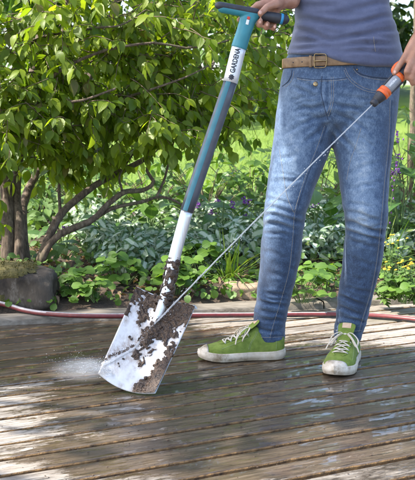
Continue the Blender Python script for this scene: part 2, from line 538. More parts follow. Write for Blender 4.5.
# ---- timber edging along the far side of the deck and the soil bed behind it
m_timber = simple('grey_timber', (.23, .20, .16), (.09, .075, .055), .75, scale=6, stretch=(2, 14, 6), bump=.5, bdist=.004, bscale=20)
eA, eB = G(60, 309.5, .03), G(255, 299.5, .03)
ed = norm((eB - eA) * np.array([1, 1, 0])); en = np.array([-ed[1], ed[0], 0])
near = G(250, 312.5, 0)
wid = abs(float((eB - near) @ en)) + .0
bm_ = MB()
L0 = eA - ed * 2.2; L1 = eB + ed * 3.0
nseg = 120
for i, (a_, b__) in enumerate([(-2.2, 1.05), (1.056, 4.5)]):
    ss = np.linspace(a_, b__, nseg)
    prof = [(-wid, -.02), (-wid, .018), (-wid + .008, .026), (-wid * .5, .027), (-.006, .026), (0, .018), (0, -.06)]
    rows = []
    for (q, z) in prof:
        p = eA + ss[:, None] * ed + q * en
        p = p + en * (np.array([noise.noise(Vector((s * 6, q * 9, i))) for s in ss]) * .004)[:, None]
        p[:, 2] = z + np.array([noise.noise(Vector((s * 9, q * 30, i + 4))) for s in ss]) * .003
        rows.append(p)
    n = nseg; v = np.vstack(rows)
    bm_.add(v, [[j * n + s, j * n + s + 1, (j + 1) * n + s + 1, (j + 1) * n + s] for j in range(len(prof) - 1) for s in range(n - 1)])
o = bm_.build('timber_edging', m_timber, loc=eA * np.array([1, 1, 0]))
tag(o, 'weathered grey timber edging between the deck boards and the planted bed', 'edging')

m_soil = simple('soil_mat', (.10, .065, .042), (.035, .024, .016), .95, scale=14, bump=1, bdist=.02, bscale=60)
nx, ny = 160, 60
S = np.linspace(-4, 6, nx); Q = np.linspace(.004, 3.2, ny)
SS, QQ = np.meshgrid(S, Q)
pts = eA * np.array([1, 1, 0]) + SS.ravel()[:, None] * ed + QQ.ravel()[:, None] * en
zz = np.array([noise.noise(Vector((p[0] * 3, p[1] * 3, 0))) * .03 + noise.noise(Vector((p[0] * 14, p[1] * 14, 3))) * .015 for p in pts])
pts[:, 2] = .012 + np.clip(QQ.ravel() * .25, 0, .05) + zz * np.clip(QQ.ravel() * 6, .1, 1)
soil = mobj('soil_bed', pts, [[j * nx + i, j * nx + i + 1, (j + 1) * nx + i + 1, (j + 1) * nx + i] for j in range(ny - 1) for i in range(nx - 1)], m_soil)
tag(soil, kind='structure')
def bed_z(x, y): return .055

# ================================================================== garden hose
m_hg = simple('hose_grey', (.42, .38, .38), (.27, .25, .25), .4, scale=60, bump=.1)
m_hr = simple('hose_red', (.17, .03, .03), (.10, .02, .02), .4, scale=60, bump=.1)
m_hd = simple('hose_dark', (.07, .055, .06), (.04, .03, .035), .45, scale=60, bump=.1)
hz_ = lambda x: .039 if x < 150 else (.012 if x > 300 else .039 - .027 * (x - 150) / 150)
hp = [G(-260, 300, .0125), P(-120, 292, 3.75), P(-40, 297, 3.78), P(0, 303.5, 3.80)]
hp += [G(x, y, hz_(x)) for x, y in ((25, 310.5), (50, 314), (95, 316), (180, 315.5), (262, 315), (320, 314.5), (366, 315.3), (415, 319.5), (500, 331), (640, 343), (820, 350))]
hs = spline(np.array(hp), 260)
hn = 16
hv, hf = tube(hs, .0098, hn, True)
hmi = []
for i in range(len(hs) - 1):
    for j in range(hn):
        tt = (i / 259.0)
        a = (j + .5) / hn * 360 + (tt - .30) * 75          # the stripe slowly twists along the hose
        a = (a + 0) % 360
        hmi.append(0 if (a < 60 or a > 290) else (1 if a < 140 or 250 < a < 290 else 2))
hmi += [2, 2]
hose = mobj('garden_hose', hv, hf, [m_hg, m_hr, m_hd], mi=hmi, loc=hs[130])
tag(hose, 'grey and red striped garden hose lying across the back of the deck', 'hose')

# ================================================================== spade
m_white, nt_, out = new_mat('blade_coating'); t = NT(nt_)
v_ = t.coords()
dirt = t.noise(v_, 16, 6, .7, .5); film = t.noise(t.coords((1, 1, 1)), 5, 4)
c_ = t.ramp(dirt, [(.60, (.56, .57, .59)), (.70, (.60, .57, .53)), (.80, (.30, .23, .17))])
c_ = t.mix(t.maprange(film, .4, .75, 0, .22), c_, (.55, .52, .48))
fa_ = t.n('ShaderNodeAttribute'); fa_.attribute_name = 'film'
sme = t.noise(t.coords((1, 1, .25), (0, R(-22), 0)), 70, 5, .7)
fm1 = t.math('MULTIPLY', fa_.outputs['Fac'], t.maprange(sme, .35, .62))
c_ = t.mix(t.math('MULTIPLY', fm1, .85), c_, (.20, .135, .085))
t.bsdf(out, c_, t.maprange(film, .3, .7, .22, .42), 0, t.bump(t.noise(v_, 200, 3), .08, .001), Coat_Weight=.3, Coat_Roughness=.08)
m_alu, nt_, out = new_mat('brushed_aluminium'); t = NT(nt_)
sc_ = t.noise(t.coords((60, 60, 2)), 6, 4)
t.bsdf(out, t.ramp(sc_, [(.3, (.62, .62, .64)), (.7, (.78, .78, .80))]), t.maprange(sc_, .3, .7, .30, .42), .75)
m_label, nt_, out = new_mat('silver_sleeve'); t = NT(nt_)
t.bsdf(out, t.ramp(t.noise(t.coords(), 40, 4), [(.3, (.60, .61, .63)), (.7, (.72, .73, .75))]), .32, .3)
m_dgrey = simple('dark_grey_coating', (.075, .085, .105), (.055, .06, .075), .38, scale=50, bump=.05)
m_teal = simple('teal_plastic', (.030, .215, .265), (.024, .175, .22), .38, scale=40, bump=.12, bscale=400, bdist=.0004)
m_black = simple('black_rubber', (.035, .037, .045), (.022, .023, .03), .55, scale=60, bump=.3, bscale=500, bdist=.0005)
m_ink = simple('black_print', (.02, .02, .03), (.015, .015, .02), .5, bump=0)
m_redp = simple('red_plastic', (.65, .06, .03), (.5, .04, .02), .4, bump=0)
m_whitep = simple('white_plastic', (.75, .75, .74), (.6, .6, .6), .4, bump=0)
m_blue = simple('blue_plastic', (.03, .28, .50), (.02, .2, .4), .4, bump=0)
m_mud, nt_, out = new_mat('wet_mud'); t = NT(nt_)
v_ = t.coords(); f_ = t.noise(v_, 55, 6, .65)
c_ = t.ramp(f_, [(.3, (.020, .011, .006)), (.5, (.052, .029, .016)), (.7, (.115, .072, .043))])
t.bsdf(out, c_, t.maprange(f_, .3, .7, .18, .6), 0, t.bump(t.noise(v_, 110, 5, .65), .8, .005))

BTL, BTR = P(133.5, 294.5, 2.91), None
bh = np.array([.108, 0, 0]); 
up_i = np.array([0, sp, cp]); fw_i = np.array([0, cp, -sp]); rt_i = np.array([1., 0, 0])
hdir = norm(.108 * rt_i + .243 * up_i + .118 * fw_i)
wdir0 = .177 * rt_i - .053 * up_i - .055 * fw_i
wdir = norm(wdir0 - np.dot(wdir0, hdir) * hdir)
ndir = norm(np.cross(wdir, hdir))          # towards the camera
if ndir[1] > 0: ndir = -ndir
BW, BH = .190, .285
bot_mid = P(127.0, 390.5, 2.775)
# rest the lowest corner on the boards
def blade(s, t_, off=0.):
    """s 0..1 left-right, t_ 0 top .. 1 bottom"""
    x = (s - .5) * BW * (1.02 - .06 * t_)
    arc = .017 * (1 - (2 * s - 1) ** 2) * np.clip((t_ - .55) / .45, 0, 1) ** 2       # rounded cutting edge
    y = (1 - t_) * BH - arc
    top = .004 * (1 - (2 * s - 1) ** 2)
    z = -.020 * (1 - (2 * s - 1) ** 2) * (.55 + .45 * (1 - t_)) + .006 + .012 * (t_ - .5) ** 2      # dished
    ridge = np.exp(-((x) / .019) ** 2) * np.clip(1 - t_ / .62, 0, 1) ** .8 * .020
    z = z + ridge
    return bot_mid + np.multiply.outer(x, wdir) + np.multiply.outer(y, hdir) + np.multiply.outer(z + off, ndir)
ss_, tt_ = np.meshgrid(np.linspace(0, 1, 25), np.linspace(0, 1, 25))
lowz = blade(ss_.ravel(), tt_.ravel())[:, 2].min()
bot_mid = bot_mid + np.array([0, 0, .004 - lowz])

spade = empty('spade', (bot_mid[0], bot_mid[1], 0), 'muddy garden spade with white blade and teal T-shaped grip being rinsed on the deck', 'spade')
ns, nt2 = 40, 56
s_, t_ = np.meshgrid(np.linspace(0, 1, ns), np.linspace(0, 1, nt2)); s_ = s_.ravel(); t_ = t_.ravel()
front = blade(s_, t_); back = blade(s_, t_, -.0024)
N = ns * nt2
f = []
for j in range(nt2 - 1):
    for i in range(ns - 1):
        a = j * ns + i
        f.append([a, a + ns, a + ns + 1, a + 1]); f.append([N + a, N + a + 1, N + a + ns + 1, N + a + ns])
for i in range(ns - 1):
    f.append([i, i + 1, N + i + 1, N + i]); a = (nt2 - 1) * ns + i; f.append([a + 1, a, N + a, N + a + 1])
for j in range(nt2 - 1):
    a = j * ns; f.append([a + ns, a, N + a, N + a + ns]); a += ns - 1; f.append([a, a + ns, N + a + ns, N + a])
blade_o = mobj('blade', np.vstack([front, back]), f, m_white, spade)
# folded foot tread along both top shoulders
tr = MB()
for sa, sb in ((.0, .40), (.60, 1.0)):
    q = np.linspace(sa, sb, 8)
    pth = blade(q, np.zeros(8)) + hdir * .002 - ndir * .007
    tr.add(*tube(pth, np.c_[np.full(8, .0035), np.full(8, .010)], 10, up=hdir))
tread = tr.build('foot_tread', m_white, spade)

# shaft path (bent like the real thing)
S0 = blade(np.array([.5]), np.array([.0]))[0]
s_top = blade(np.array([.5]), np.array([.30]))[0] - ndir * .004
Ytop = 3.00
pj = P(187, 211, 2.955); plab0 = P(230.5, 82, 2.99); plab1 = P(239, 47, Ytop); pT = P(250, 11.5, Ytop + .006)
path_low = spline([s_top, S0 + ndir * .004 + hdir * .01, P(175, 255, 2.935), pj], 24)
rl = np.interp(np.linspace(0, 1, 24), [0, .30, .5, 1], [.010, .0175, .0180, .0185])
mobj('socket', *tube(path_low, rl, 20), m_alu, spade)
jdir = norm(plab0 - pj)
up_path = np.linspace(pj, plab0, 8)
uv_, uf_ = tube(up_path, .0205, 24, up=(0, -1, 0))
sh = mobj('shaft', uv_, uf_, m_dgrey, spade)
# coloured stripe let into the shaft, facing the camera and slightly left
tdir = norm(plab0 - pj)
fr_, A_, B_ = frames(up_path, (0, -1, 0))
st = MB()
aa = np.linspace(R(-2), R(40), 6)
sgn = 1 if (A_[0] * math.cos(.5) + B_[0] * math.sin(.5))[0] < A_[0][0] else -1
rows = [pp + .0212 * (np.cos(aa)[:, None] * A_[0] + sgn * np.sin(aa)[:, None] * B_[0]) for pp in up_path]
st.add(np.vstack(rows), [[i * 6 + j, i * 6 + j + 1, (i + 1) * 6 + j + 1, (i + 1) * 6 + j] for i in range(7) for j in range(5)])
st.build('stripe', simple('teal_stripe', (.022, .15, .195), (.018, .125, .165), .4, scale=40, bump=.05), sh)
lab_path = np.linspace(plab0 - tdir * .002, plab1, 6)
LR = .0218
lab = mobj('label_sleeve', *tube(lab_path, LR, 28, up=(0, -1, 0)), m_label, spade)

def text_mesh(body, size, bold=0.):
    cu = bpy.data.curves.new('txt', 'FONT'); cu.body = body; cu.size = size; cu.offset = bold; cu.align_x = 'LEFT'; cu.align_y = 'CENTER'; cu.resolution_u = 3
    o = bpy.data.objects.new('txt', cu); COL.objects.link(o)
    dg = bpy.context.evaluated_depsgraph_get()
    me = bpy.data.meshes.new_from_object(o.evaluated_get(dg))
    bm = bmesh.new(); bm.from_mesh(me); bmesh.ops.triangulate(bm, faces=bm.faces); bmesh.ops.subdivide_edges(bm, edges=bm.edges, cuts=1, use_grid_fill=False)
    v = np.array([q.co[:] for q in bm.verts]); f = [[q.index for q in p.verts] for p in bm.faces]
    bm.free(); bpy.data.objects.remove(o); bpy.data.curves.remove(cu)
    return v, f
def wrap_text(v, base, axis, right, radius, ang0=0.):
    """text x runs along axis, text y goes round the tube; 'right' is where y+ starts from the facing side"""
    face = norm(np.cross(right, axis))
    if face[1] > 0: face = -face
    a = v[:, 1] / radius + ang0
    # y+ of the text points to the left of the axis as seen from the camera
    left = -right
    return base + v[:, :1] * axis + radius * (np.cos(a)[:, None] * face + np.sin(a)[:, None] * left)
ldir = norm(plab1 - plab0)
rgt = norm(np.cross(ldir, np.array([0, -1., 0])))
if rgt[0] < 0: rgt = -rgt
tv, tf = text_mesh('GARDENA', .0215, .0007)
tl = tv[:, 0].max() - tv[:, 0].min()
tv[:, 0] = (tv[:, 0] - tv[:, 0].min()) * (.074 / tl)
tv[:, 1] *= 1.0
lt = MB()
Ltot = np.linalg.norm(plab1 - plab0)
# depth so the print sits just proud of the sleeve
lt.add(wrap_text(tv, plab0 + ldir * (Ltot - .081), ldir, rgt, LR + .0005, R(4)), tf)
gv = [(0, 0, 0)]; nG = 24                               # little toothed flower mark below the name
for i in range(nG):
    r_ = .0088 if i % 3 else .0064
    gv.append((r_ * math.cos(2 * math.pi * i / nG), r_ * math.sin(2 * math.pi * i / nG), 0))
lt.add(wrap_text(np.array(gv), plab0 + ldir * (Ltot - .094), ldir, rgt, LR + .0005, R(4)), [[0, 1 + i, 1 + (i + 1) % nG] for i in range(nG)])
lt.build('lettering', m_ink, lab, smooth=False)

# grip: teal stem swelling into the T bar, black rubber on top and at both ends
A0, B0 = P(219, 7.5, 2.985), P(284.5, 19.5, 3.018)
bdir = norm(B0 - A0); bmid = A0 + bdir * np.dot(pT - A0, bdir)
stem = spline([plab1 - ldir * .004, plab1 + (bmid - plab1) * .25, plab1 + (bmid - plab1) * .6, bmid], 16)
srad = np.interp(np.linspace(0, 1, 16), [0, .1, .5, .8, 1], [.0235, .0235, .0225, .024, .030])
srad2 = np.interp(np.linspace(0, 1, 16), [0, .1, .5, .8, 1], [.0235, .0235, .0225, .018, .014])
stemp = tube(stem, np.c_[srad2, srad], 24, up=(0, -1, 0))
barp = tube(np.linspace(A0 + bdir * .010, A0 + bdir * .118, 10), .0145, 20, round_cap=True)
gv_, gf_ = remesh_union([stemp, barp], .0022, 5)
grip = mobj('grip', gv_, gf_, m_teal, spade)
upn = norm(np.cross(bdir, np.array([0, 1., 0]))); 
if upn[2] < 0: upn = -upn
top_ = tube(np.linspace(A0 + bdir * .000, A0 + bdir * .112, 12) + upn * .0055, np.c_[np.full(12, .0118), np.full(12, .0155)], 20, up=upn, round_cap=True)
mobj('rubber_top', *top_, m_black, spade)
end_ = tube(np.linspace(A0 + bdir * .112, B0, 12), np.interp(np.linspace(0, 1, 12), [0, .2, .85, 1], [.0135, .0145, .0155, .0148]), 20, round_cap=True)
eo = mobj('rubber_end', *end_, m_black, spade)
fr2, A2, B2 = frames(np.array([A0, B0]), (0, -1, 0))
rb = tube(np.linspace(B0 - bdir * .014, B0 - bdir * .006, 3), .0163, 20)
mobj('end_ring', *rb, m_blue, eo)
# red and white push button on the stem, facing the camera
bpos = P(247.5, 20.5, 2.9)
ray = norm(bpos - np.array([0, 0, HC]))
bv = BVHTree.FromPolygons([tuple(q) for q in gv_], gf_)
def hit(bvh, px, py):
    d = norm(P(px, py, 3) - np.array([0, 0, HC]))
    r = bvh.ray_cast(Vector((0, 0, HC)), Vector(d))
    return (None, None) if r[0] is None else (np.array(r[0]), np.array(r[1]))
for (px, py, mm, nm, hw, hh_) in ((248.6, 18.0, m_redp, 'lock_button', .0042, .0042), (247.5, 22.2, m_whitep, 'lock_slider', .0042, .0075)):
    h_, n_ = hit(bv, px, py)
    if h_ is not None:
        ax_ = norm(np.cross(ldir, n_))
        v, f = box(h_, ax_ * hw, norm(np.cross(n_, ax_)) * hh_, n_ * .002)
        bo = mobj(nm, v, f, mm, grip, smooth=False)
        bo.modifiers.new('b', 'BEVEL').width = .001

# ---- mud caked on the blade and socket, plus a thin dark streak
ns, nt2 = 210, 300
s1, t1 = np.meshgrid(np.linspace(.003, .997, ns), np.linspace(-.01, .998, nt2)); s1 = s1.ravel(); t1 = t1.ravel()
base = blade(s1, np.clip(t1, 0, 1))
q = np.c_[s1 * 1.9, t1 * 2.85, np.zeros(len(s1))]
n1 = nz(q * 3.2, 1, 3); n2 = nz(q * 11, 1, 8); n3 = nz(q * 30, 1, 5)
nn = n1 * .62 + n2 * .34 + n3 * .10
def sm(x, a, b): x = np.clip((x - a) / (b - a), 0, 1); return x * x * (3 - 2 * x)
top_band = .46 - t1 + .20 * (s1 > .5) * (1 - np.abs(s1 - .72) * 3).clip(0, 1) - .16 * sm(np.abs(s1 - .12), .12, .0) - .10 * sm(s1, .85, 1.)
ridge_m = .40 - np.hypot((s1 - (.56 - .10 * t1)) * 2.3, (t1 - .28) * .85)
low = (s1 - (.89 - (t1 - .42) * .52)) * 2.2
low = np.minimum(low, (t1 - .44) * 1.6)
streak = .035 - np.abs(t1 - (.86 - .62 * s1 ** .8)) - .08 * (s1 > .42)  # thin dark streak slanting down to the blade's left edge
speck = n1 * .8 + n2 * .5 - .42 - t1 * .5
mask = np.maximum.reduce([top_band * 1.0 - .12, ridge_m, low, speck * .7])
val = mask - .045 + nn * .50
val = np.maximum(val, streak * .8 + n2 * .05 + n3 * .05)
hgt = np.clip(val, 0, .45) * .016 + np.clip(val, 0, .1) * (n2 * .03 + n3 * .015).clip(-.01, 1) + np.clip(val, 0, .06) * .03
strk = (streak > 0) & (mask < 0)
hgt = np.where(strk, .0012, hgt)
keep = val > .015
mv = base + (hgt + .0006)[:, None] * ndir
f = []
for j in range(nt2 - 1):
    for i in range(ns - 1):
        a = j * ns + i; qd = [a, a + ns, a + ns + 1, a + 1]
        if sum(keep[x] for x in qd) >= 3: f.append(qd)
used = sorted({x for q_ in f for x in q_}); mp = {x: i for i, x in enumerate(used)}
fs_, ft_ = np.meshgrid(np.linspace(0, 1, 40), np.linspace(0, 1, 56)); fs_ = fs_.ravel(); ft_ = ft_.ravel()
gi = np.clip(np.rint(fs_ * (ns - 1)), 0, ns - 1).astype(int) + np.clip(np.rint(ft_ * (nt2 - 1)), 0, nt2 - 1).astype(int) * ns
film_ = np.clip(sm(val[gi], -.30, .04) * .95 + .16 * sm(n1[gi], .0, .5) * (ft_ > .3), 0, 1)
fa2 = blade_o.data.attributes.new('film', 'FLOAT', 'POINT'); fa2.data.foreach_set('value', np.r_[film_, film_ * 0].astype(np.float32))
mud = MB(); mud.add(mv[used], [[mp[x] for x in q_] for q_ in f])
# clods on the top shoulder and on the lower edge
def clod(c, r):
    v, f = ball(c, r, 9, 6)
    k = 1 + .75 * np.array([noise.noise(Vector(p * 160)) for p in v]); mud.add(c + (v - c) * k[:, None], f)
for _ in range(40):
    s0 = rng.uniform(.03, .98); c = blade(np.array([s0]), np.array([0.]))[0] + hdir * rng.uniform(-.004, .004) - ndir * rng.uniform(-.004, .012)
    clod(c, rng.uniform(.002, .0055))
for _ in range(14):
    tt0 = rng.uniform(.46, 1.0); s0 = np.clip(rng.uniform(.93 - (tt0 - .42) * .5, 1.0), 0, .995)
    clod(blade(np.array([s0]), np.array([tt0]))[0] + ndir * .003, rng.uniform(.002, .006))
for _ in range(22):
    s0 = rng.normal(.55, .12); tt0 = rng.uniform(.0, .5)
    clod(blade(np.array([s0]), np.array([tt0]))[0] + ndir * .004, rng.uniform(.002, .006))
# sleeve of mud round the lower socket
nn_, mm_ = 170, 64
tp = spline([S0 + ndir * .004 - hdir * .03, S0 + ndir * .004 + hdir * .01, P(171.5, 268, 2.925), P(174.5, 256, 2.935)], nn_)
_, A_, B_ = frames(tp, (0, -1, 0))
an = np.linspace(0, 2 * math.pi, mm_, endpoint=False)
gz = np.array([[noise.noise(Vector((math.cos(x) * 1.6, math.sin(x) * 1.6, i * .09))) + .6 * noise.noise(Vector((math.cos(x) * 4, math.sin(x) * 4, i * .22))) for x in an] for i in range(nn_)])
ed_ = np.linspace(0, 1, nn_)[:, None]
vv = gz * .5 + .22 - sm(ed_, .82, 1.0) * .55 - .22 * np.cos(an - 5.2)[None]
rr = .0181 + np.clip(vv, 0, .5) * .011
pv = tp[:, None] + rr[..., None] * (np.cos(an)[None, :, None] * A_[:, None] + np.sin(an)[None, :, None] * B_[:, None])
f = []
for i in range(nn_ - 1):
    for j in range(mm_):
        qd = [i * mm_ + j, i * mm_ + (j + 1) % mm_, (i + 1) * mm_ + (j + 1) % mm_, (i + 1) * mm_ + j]
        if sum(vv.ravel()[x] > 0 for x in qd) >= 3: f.append(qd)
mud.add(pv.reshape(-1, 3), f)
mud.build('mud', m_mud, spade)

# ================================================================== person (standing, cropped by the photo above the waist)
m_skin, nt_, out = new_mat('skin'); t = NT(nt_)
v_ = t.coords(); f_ = t.noise(v_, 28, 5, .6)
c_ = t.ramp(f_, [(.3, (.27, .12, .07)), (.55, (.36, .18, .115)), (.75, (.43, .235, .16))])
vor = t.n('ShaderNodeTexVoronoi'); vor.inputs['Scale'].default_value = 420; t.link(v_, vor.inputs['Vector'])
t.bsdf(out, c_, .48, 0, t.bump(t.math('ADD', vor.outputs['Distance'], t.noise(v_, 90, 4)), .25, .0012), Subsurface_Weight=.12, Subsurface_Radius=(.01, .004, .002))

# --- jeans material: indigo twill, worn pale where the 'fade' attribute is high
m_denim, nt_, out = new_mat('denim'); t = NT(nt_)
v_ = t.coords()
fade = t.n('ShaderNodeAttribute'); fade.attribute_name = 'fade'
mott = t.noise(v_, 38, 6, .7); slub = t.noise(t.coords((420, 420, 40)), 1, 4, .65); big = t.noise(v_, 7, 4)
ff = t.math('ADD', fade.outputs['Fac'], t.math('MULTIPLY', t.math('SUBTRACT', mott, .5), .75))
ff = t.math('ADD', ff, t.math('MULTIPLY', t.math('SUBTRACT', slub, .5), .34))
ff = t.math('ADD', ff, t.math('MULTIPLY', t.math('SUBTRACT', big, .5), .35))
ff = t.math('ADD', ff, t.math('MULTIPLY', t.math('SUBTRACT', t.noise(t.coords((1, 1, .55)), 330, 3, .7), .5), .60))
c_ = t.ramp(ff, [(.0, (.022, .038, .075)), (.28, (.052, .090, .162)), (.58, (.150, .215, .31)), (1.0, (.42, .48, .53))])
wv = t.n('ShaderNodeTexWave', wave_type='BANDS', bands_direction='DIAGONAL'); wv.inputs['Scale'].default_value = 260; wv.inputs['Distortion'].default_value = .6
t.link(v_, wv.inputs['Vector'])
hh = t.math('ADD', t.math('MULTIPLY', slub, .8), t.math('MULTIPLY', wv.outputs['Fac'], .25))
t.bsdf(out, c_, .82, 0, t.bump(hh, .5, .0011), Sheen_Weight=.25, Sheen_Roughness=.5, Specular_IOR_Level=.25)
m_thread = simple('pale_thread', (.48, .42, .34), (.30, .26, .20), .8, scale=300, bump=.2)
m_tee, nt_, out = new_mat('jersey'); t = NT(nt_)
v_ = t.coords(); f_ = t.noise(v_, 22, 5, .65); k_ = t.noise(t.coords((420, 420, 160)), 1, 3)
c_ = t.ramp(f_, [(.3, (.064, .077, .136)), (.7, (.094, .110, .183))])
c_ = t.mix(t.maprange(k_, .35, .65, .25, 0), c_, (.042, .046, .11))
t.bsdf(out, c_, .85, 0, t.bump(k_, .35, .0008), Sheen_Weight=.3)
m_belt = simple('tan_leather', (.25, .155, .08), (.13, .075, .036), .55, scale=55, bump=.5, bscale=260, bdist=.0008)
m_brass = simple('worn_brass', (.40, .30, .17), (.2, .14, .07), .35, metal=1.0, scale=90, bump=.2)

YP = 3.165
def leg_rows(rows, yfun, squash=1.0):
    rings = []
    for (py, l, r) in rows:
        Y = yfun(py); c = P((l + r) / 2, py, Y); hw = (r - l) / 2 / F * (Y * 1.0) * 1.01
        rings.append((c, hw, hw * squash))
    return rings
def smooth_rings(rows, k):
    a = np.array([[*c, x, y] for c, x, y in rows]); a = spline(a, k)
    return [ring(q[:3], q[3], q[4], 40, 2.05) for q in a]
Lrows = [(96, 279.5, 334), (110, 277.5, 335), (125, 275.5, 335.0), (140, 273.3, 332), (150, 272, 329.5), (161, 270.5, 326), (180, 268, 318), (205, 264.5, 308.5), (218, 263, 305), (240, 261, 302.5), (257, 260, 301), (280, 258, 296), (300, 256, 290.5), (316, 254, 287), (330, 252, 285.5), (340, 250, 285)]
Rrows = [(96, 332, 397.5), (110, 331, 396.5), (125, 330, 395), (138, 331.5, 393.5), (150, 334.5, 392), (170, 338, 389.5), (200, 342, 387.5), (213, 344, 387.5), (230, 345.5, 386), (257, 343, 383), (280, 340, 377), (303, 337, 371.5), (320, 335, 367), (332, 333.5, 363), (341, 334, 361)]
fL = lambda y: np.interp(y, [96, 130, 210, 260, 345], [3.165, 3.16, 3.135, 3.165, 3.20])
fR = lambda y: np.interp(y, [96, 130, 210, 260, 340], [3.165, 3.155, 3.09, 3.13, 3.175])
Lr = smooth_rings(leg_rows(Lrows, fL), 40); Rr = smooth_rings(leg_rows(Rrows, fR), 40)
pel = []
for (py, l, r, hd, yo) in [(54, 288.5, 397, .108, 0), (64, 285.5, 398, .113, 0), (76, 282.5, 399, .118, 0), (95, 279.5, 398, .122, .004), (110, 278, 396.5, .119, .006), (122, 280, 393, .106, .008), (131, 292, 384, .080, .01), (137, 312, 358, .045, .01)]:
    Y = YP + yo; c = P((l + r) / 2, py, Y); pel.append(ring(c, (r - l) / 2 / F * Y, hd, 48, 2.25))
JV, JF = remesh_union([loft(Lr), loft(Rr), loft(pel)], .0050, 12)
JN = vnormals(JV, JF)
# creases: list of (x0,y0,x1,y1,width px,depth m)
CR = [(262, 213, 303, 222, 2.2, .0045), (263, 222, 296, 229, 2.0, .0032), (264, 205, 300, 214, 2.0, .0028), (262, 232, 290, 236, 2, .0022), (266, 197, 292, 203, 2, .002),
      (345, 222, 386, 232, 2.4, .0050), (346, 231, 384, 239, 2.0, .0035), (345, 213, 380, 220, 2.0, .0032), (348, 240, 376, 246, 2, .0022), (347, 204, 372, 208, 2, .002),
      (330, 106, 296, 112, 2.2, .0030), (330, 113, 288, 130, 2.4, .0026), (322, 97, 290, 100, 2.0, .0016), (330, 121, 304, 146, 2.4, .0026), (333, 105, 366, 112, 2.2, .0030),
      (334, 113, 370, 130, 2.4, .0024), (338, 97, 372, 100, 2.0, .0014), (333, 122, 356, 152, 2.6, .003), (325, 76, 329, 118, 1.6, .0030), (318, 80, 322, 104, 1.6, .002), (300, 82, 318, 92, 2, .0022), (292, 86, 312, 98, 2, .002),
      (256, 300, 286, 307, 2.0, .0040), (255, 309, 280, 314, 1.8, .0032), (258, 317, 285, 321, 1.8, .0040), (252, 325, 276, 330, 1.8, .0034), (262, 291, 288, 296, 2, .0026), (268, 333, 284, 336, 1.6, .003),
      (337, 296, 366, 304, 2.0, .0036), (336, 306, 362, 313, 1.9, .0038), (342, 316, 366, 321, 1.8, .0036), (335, 322, 356, 328, 1.8, .0032), (344, 286, 372, 292, 2, .0024),
      (262, 250, 284, 258, 2.6, .0014), (266, 270, 286, 276, 2.6, .0014), (350, 258, 378, 266, 2.6, .0016), (346, 275, 368, 280, 2.4, .0014), (275, 160, 300, 152, 3, .0014), (350, 170, 384, 160, 3, .0014), (272, 182, 308, 176, 2.6, .0014), (348, 188, 384, 182, 2.6, .0014)]
px, py = proj(JV)
facing = np.clip(-JN[:, 1] * 1.6 + .35, 0, 1)
n1 = nz(JV * np.array([1, 1, 1.]), 9, 1); n2 = nz(JV, 26, 4)
n3 = nz(JV, 60, 6)
pxw = px + n2 * 3.0; pyw = py + n1 * 4.5 + n2 * 1.6
disp = np.zeros(len(JV)); crest = np.zeros(len(JV))
rc2 = np.random.default_rng(5)
for (cx_, cy_, wx_, n_c, sx_, sy_) in ((282, 222, 15, 9, 14, 11), (365, 228, 15, 10, 15, 13), (270, 312, 12, 9, 9, 14), (350, 308, 11, 9, 10, 14), (305, 105, 16, 7, 16, 20), (358, 108, 16, 7, 18, 20), (290, 165, 14, 5, 12, 26), (364, 165, 14, 5, 12, 26)):
    for _ in range(n_c):
        x_, y_ = rc2.normal(cx_, sx_ * .5), rc2.normal(cy_, sy_ * .7); L_ = rc2.uniform(.35, .8) * wx_; a_ = rc2.normal(.16, .22)
        CR.append((x_ - L_ * math.cos(a_), y_ - L_ * math.sin(a_), x_ + L_ * math.cos(a_), y_ + L_ * math.sin(a_), rc2.uniform(.9, 1.5), rc2.uniform(.0008, .0018)))
for (x0, y0, x1, y1, wd, dp) in CR:
    wd *= .82
    d = np.array([x1 - x0, y1 - y0]); L2 = d @ d
    tt = np.clip(((pxw - x0) * d[0] + (pyw - y0) * d[1]) / L2, 0, 1)
    dist = np.hypot(pxw - (x0 + tt * d[0]), pyw - (y0 + tt * d[1]))
    sd = ((pxw - x0) * d[1] - (pyw - y0) * d[0]) / math.sqrt(L2)
    endf = np.sin(np.clip(tt, .02, .98) * math.pi) ** .5
    g_ = np.exp(-(dist / wd) ** 2) * endf
    r_ = np.exp(-((np.abs(sd) - wd * 1.9) / (wd * 1.0)) ** 2) * np.exp(-np.clip(dist - wd * 4, 0, None) / 2) * endf
    disp += facing * dp * (-1.55 * g_ + .95 * r_)
    crest += facing * (r_ - g_ * .9) * dp / .0045
# same kind of folds on the back and sides, from noise that runs round the leg
ringz = nz(JV * np.array([.35, .35, 1.0]), 42, 7)
where = np.exp(-((py - 222) / 16) ** 2) + np.exp(-((py - 318) / 22) ** 2) * 1.1 + .25
disp += (1 - facing * .6) * ringz * .0035 * where + n1 * .0026 + n2 * .0014
# turned-up double hem at the trouser ends
hemL = np.where(px < 318, 340, 334)
JV2 = JV + JN * disp[:, None]
hb = np.exp(-((py - (hemL - 3.2)) / 1.6) ** 2); JV2 += JN * (hb * .0015)[:, None]
fadeA = .22 + .44 * np.exp(-(((px - 292) / 17) ** 2 + ((py - 150) / 42) ** 2)) * facing * .8 + .44 * np.exp(-(((px - 362) / 15) ** 2 + ((py - 165) / 45) ** 2)) * facing
fadeA += .26 * np.exp(-(((px - 279) / 11) ** 2 + ((py - 205) / 22) ** 2)) * facing + .30 * np.exp(-(((px - 364) / 13) ** 2 + ((py - 217) / 22) ** 2)) * facing
fadeA += .12 * np.exp(-((py - 92) / 22) ** 2) * facing - .10 * sm(py, 235, 275) - .05 * sm(px, 385, 395) + .10 * sm(py, 322, 336)
fadeA += np.clip(crest, -1, 1) * .13 - .03 + n3 * .05
person = empty('person', (*P(318, 350, 3.17)[:2], 0.), 'person in blue jeans and green canvas shoes holding the spade grip and the spray gun', 'person')
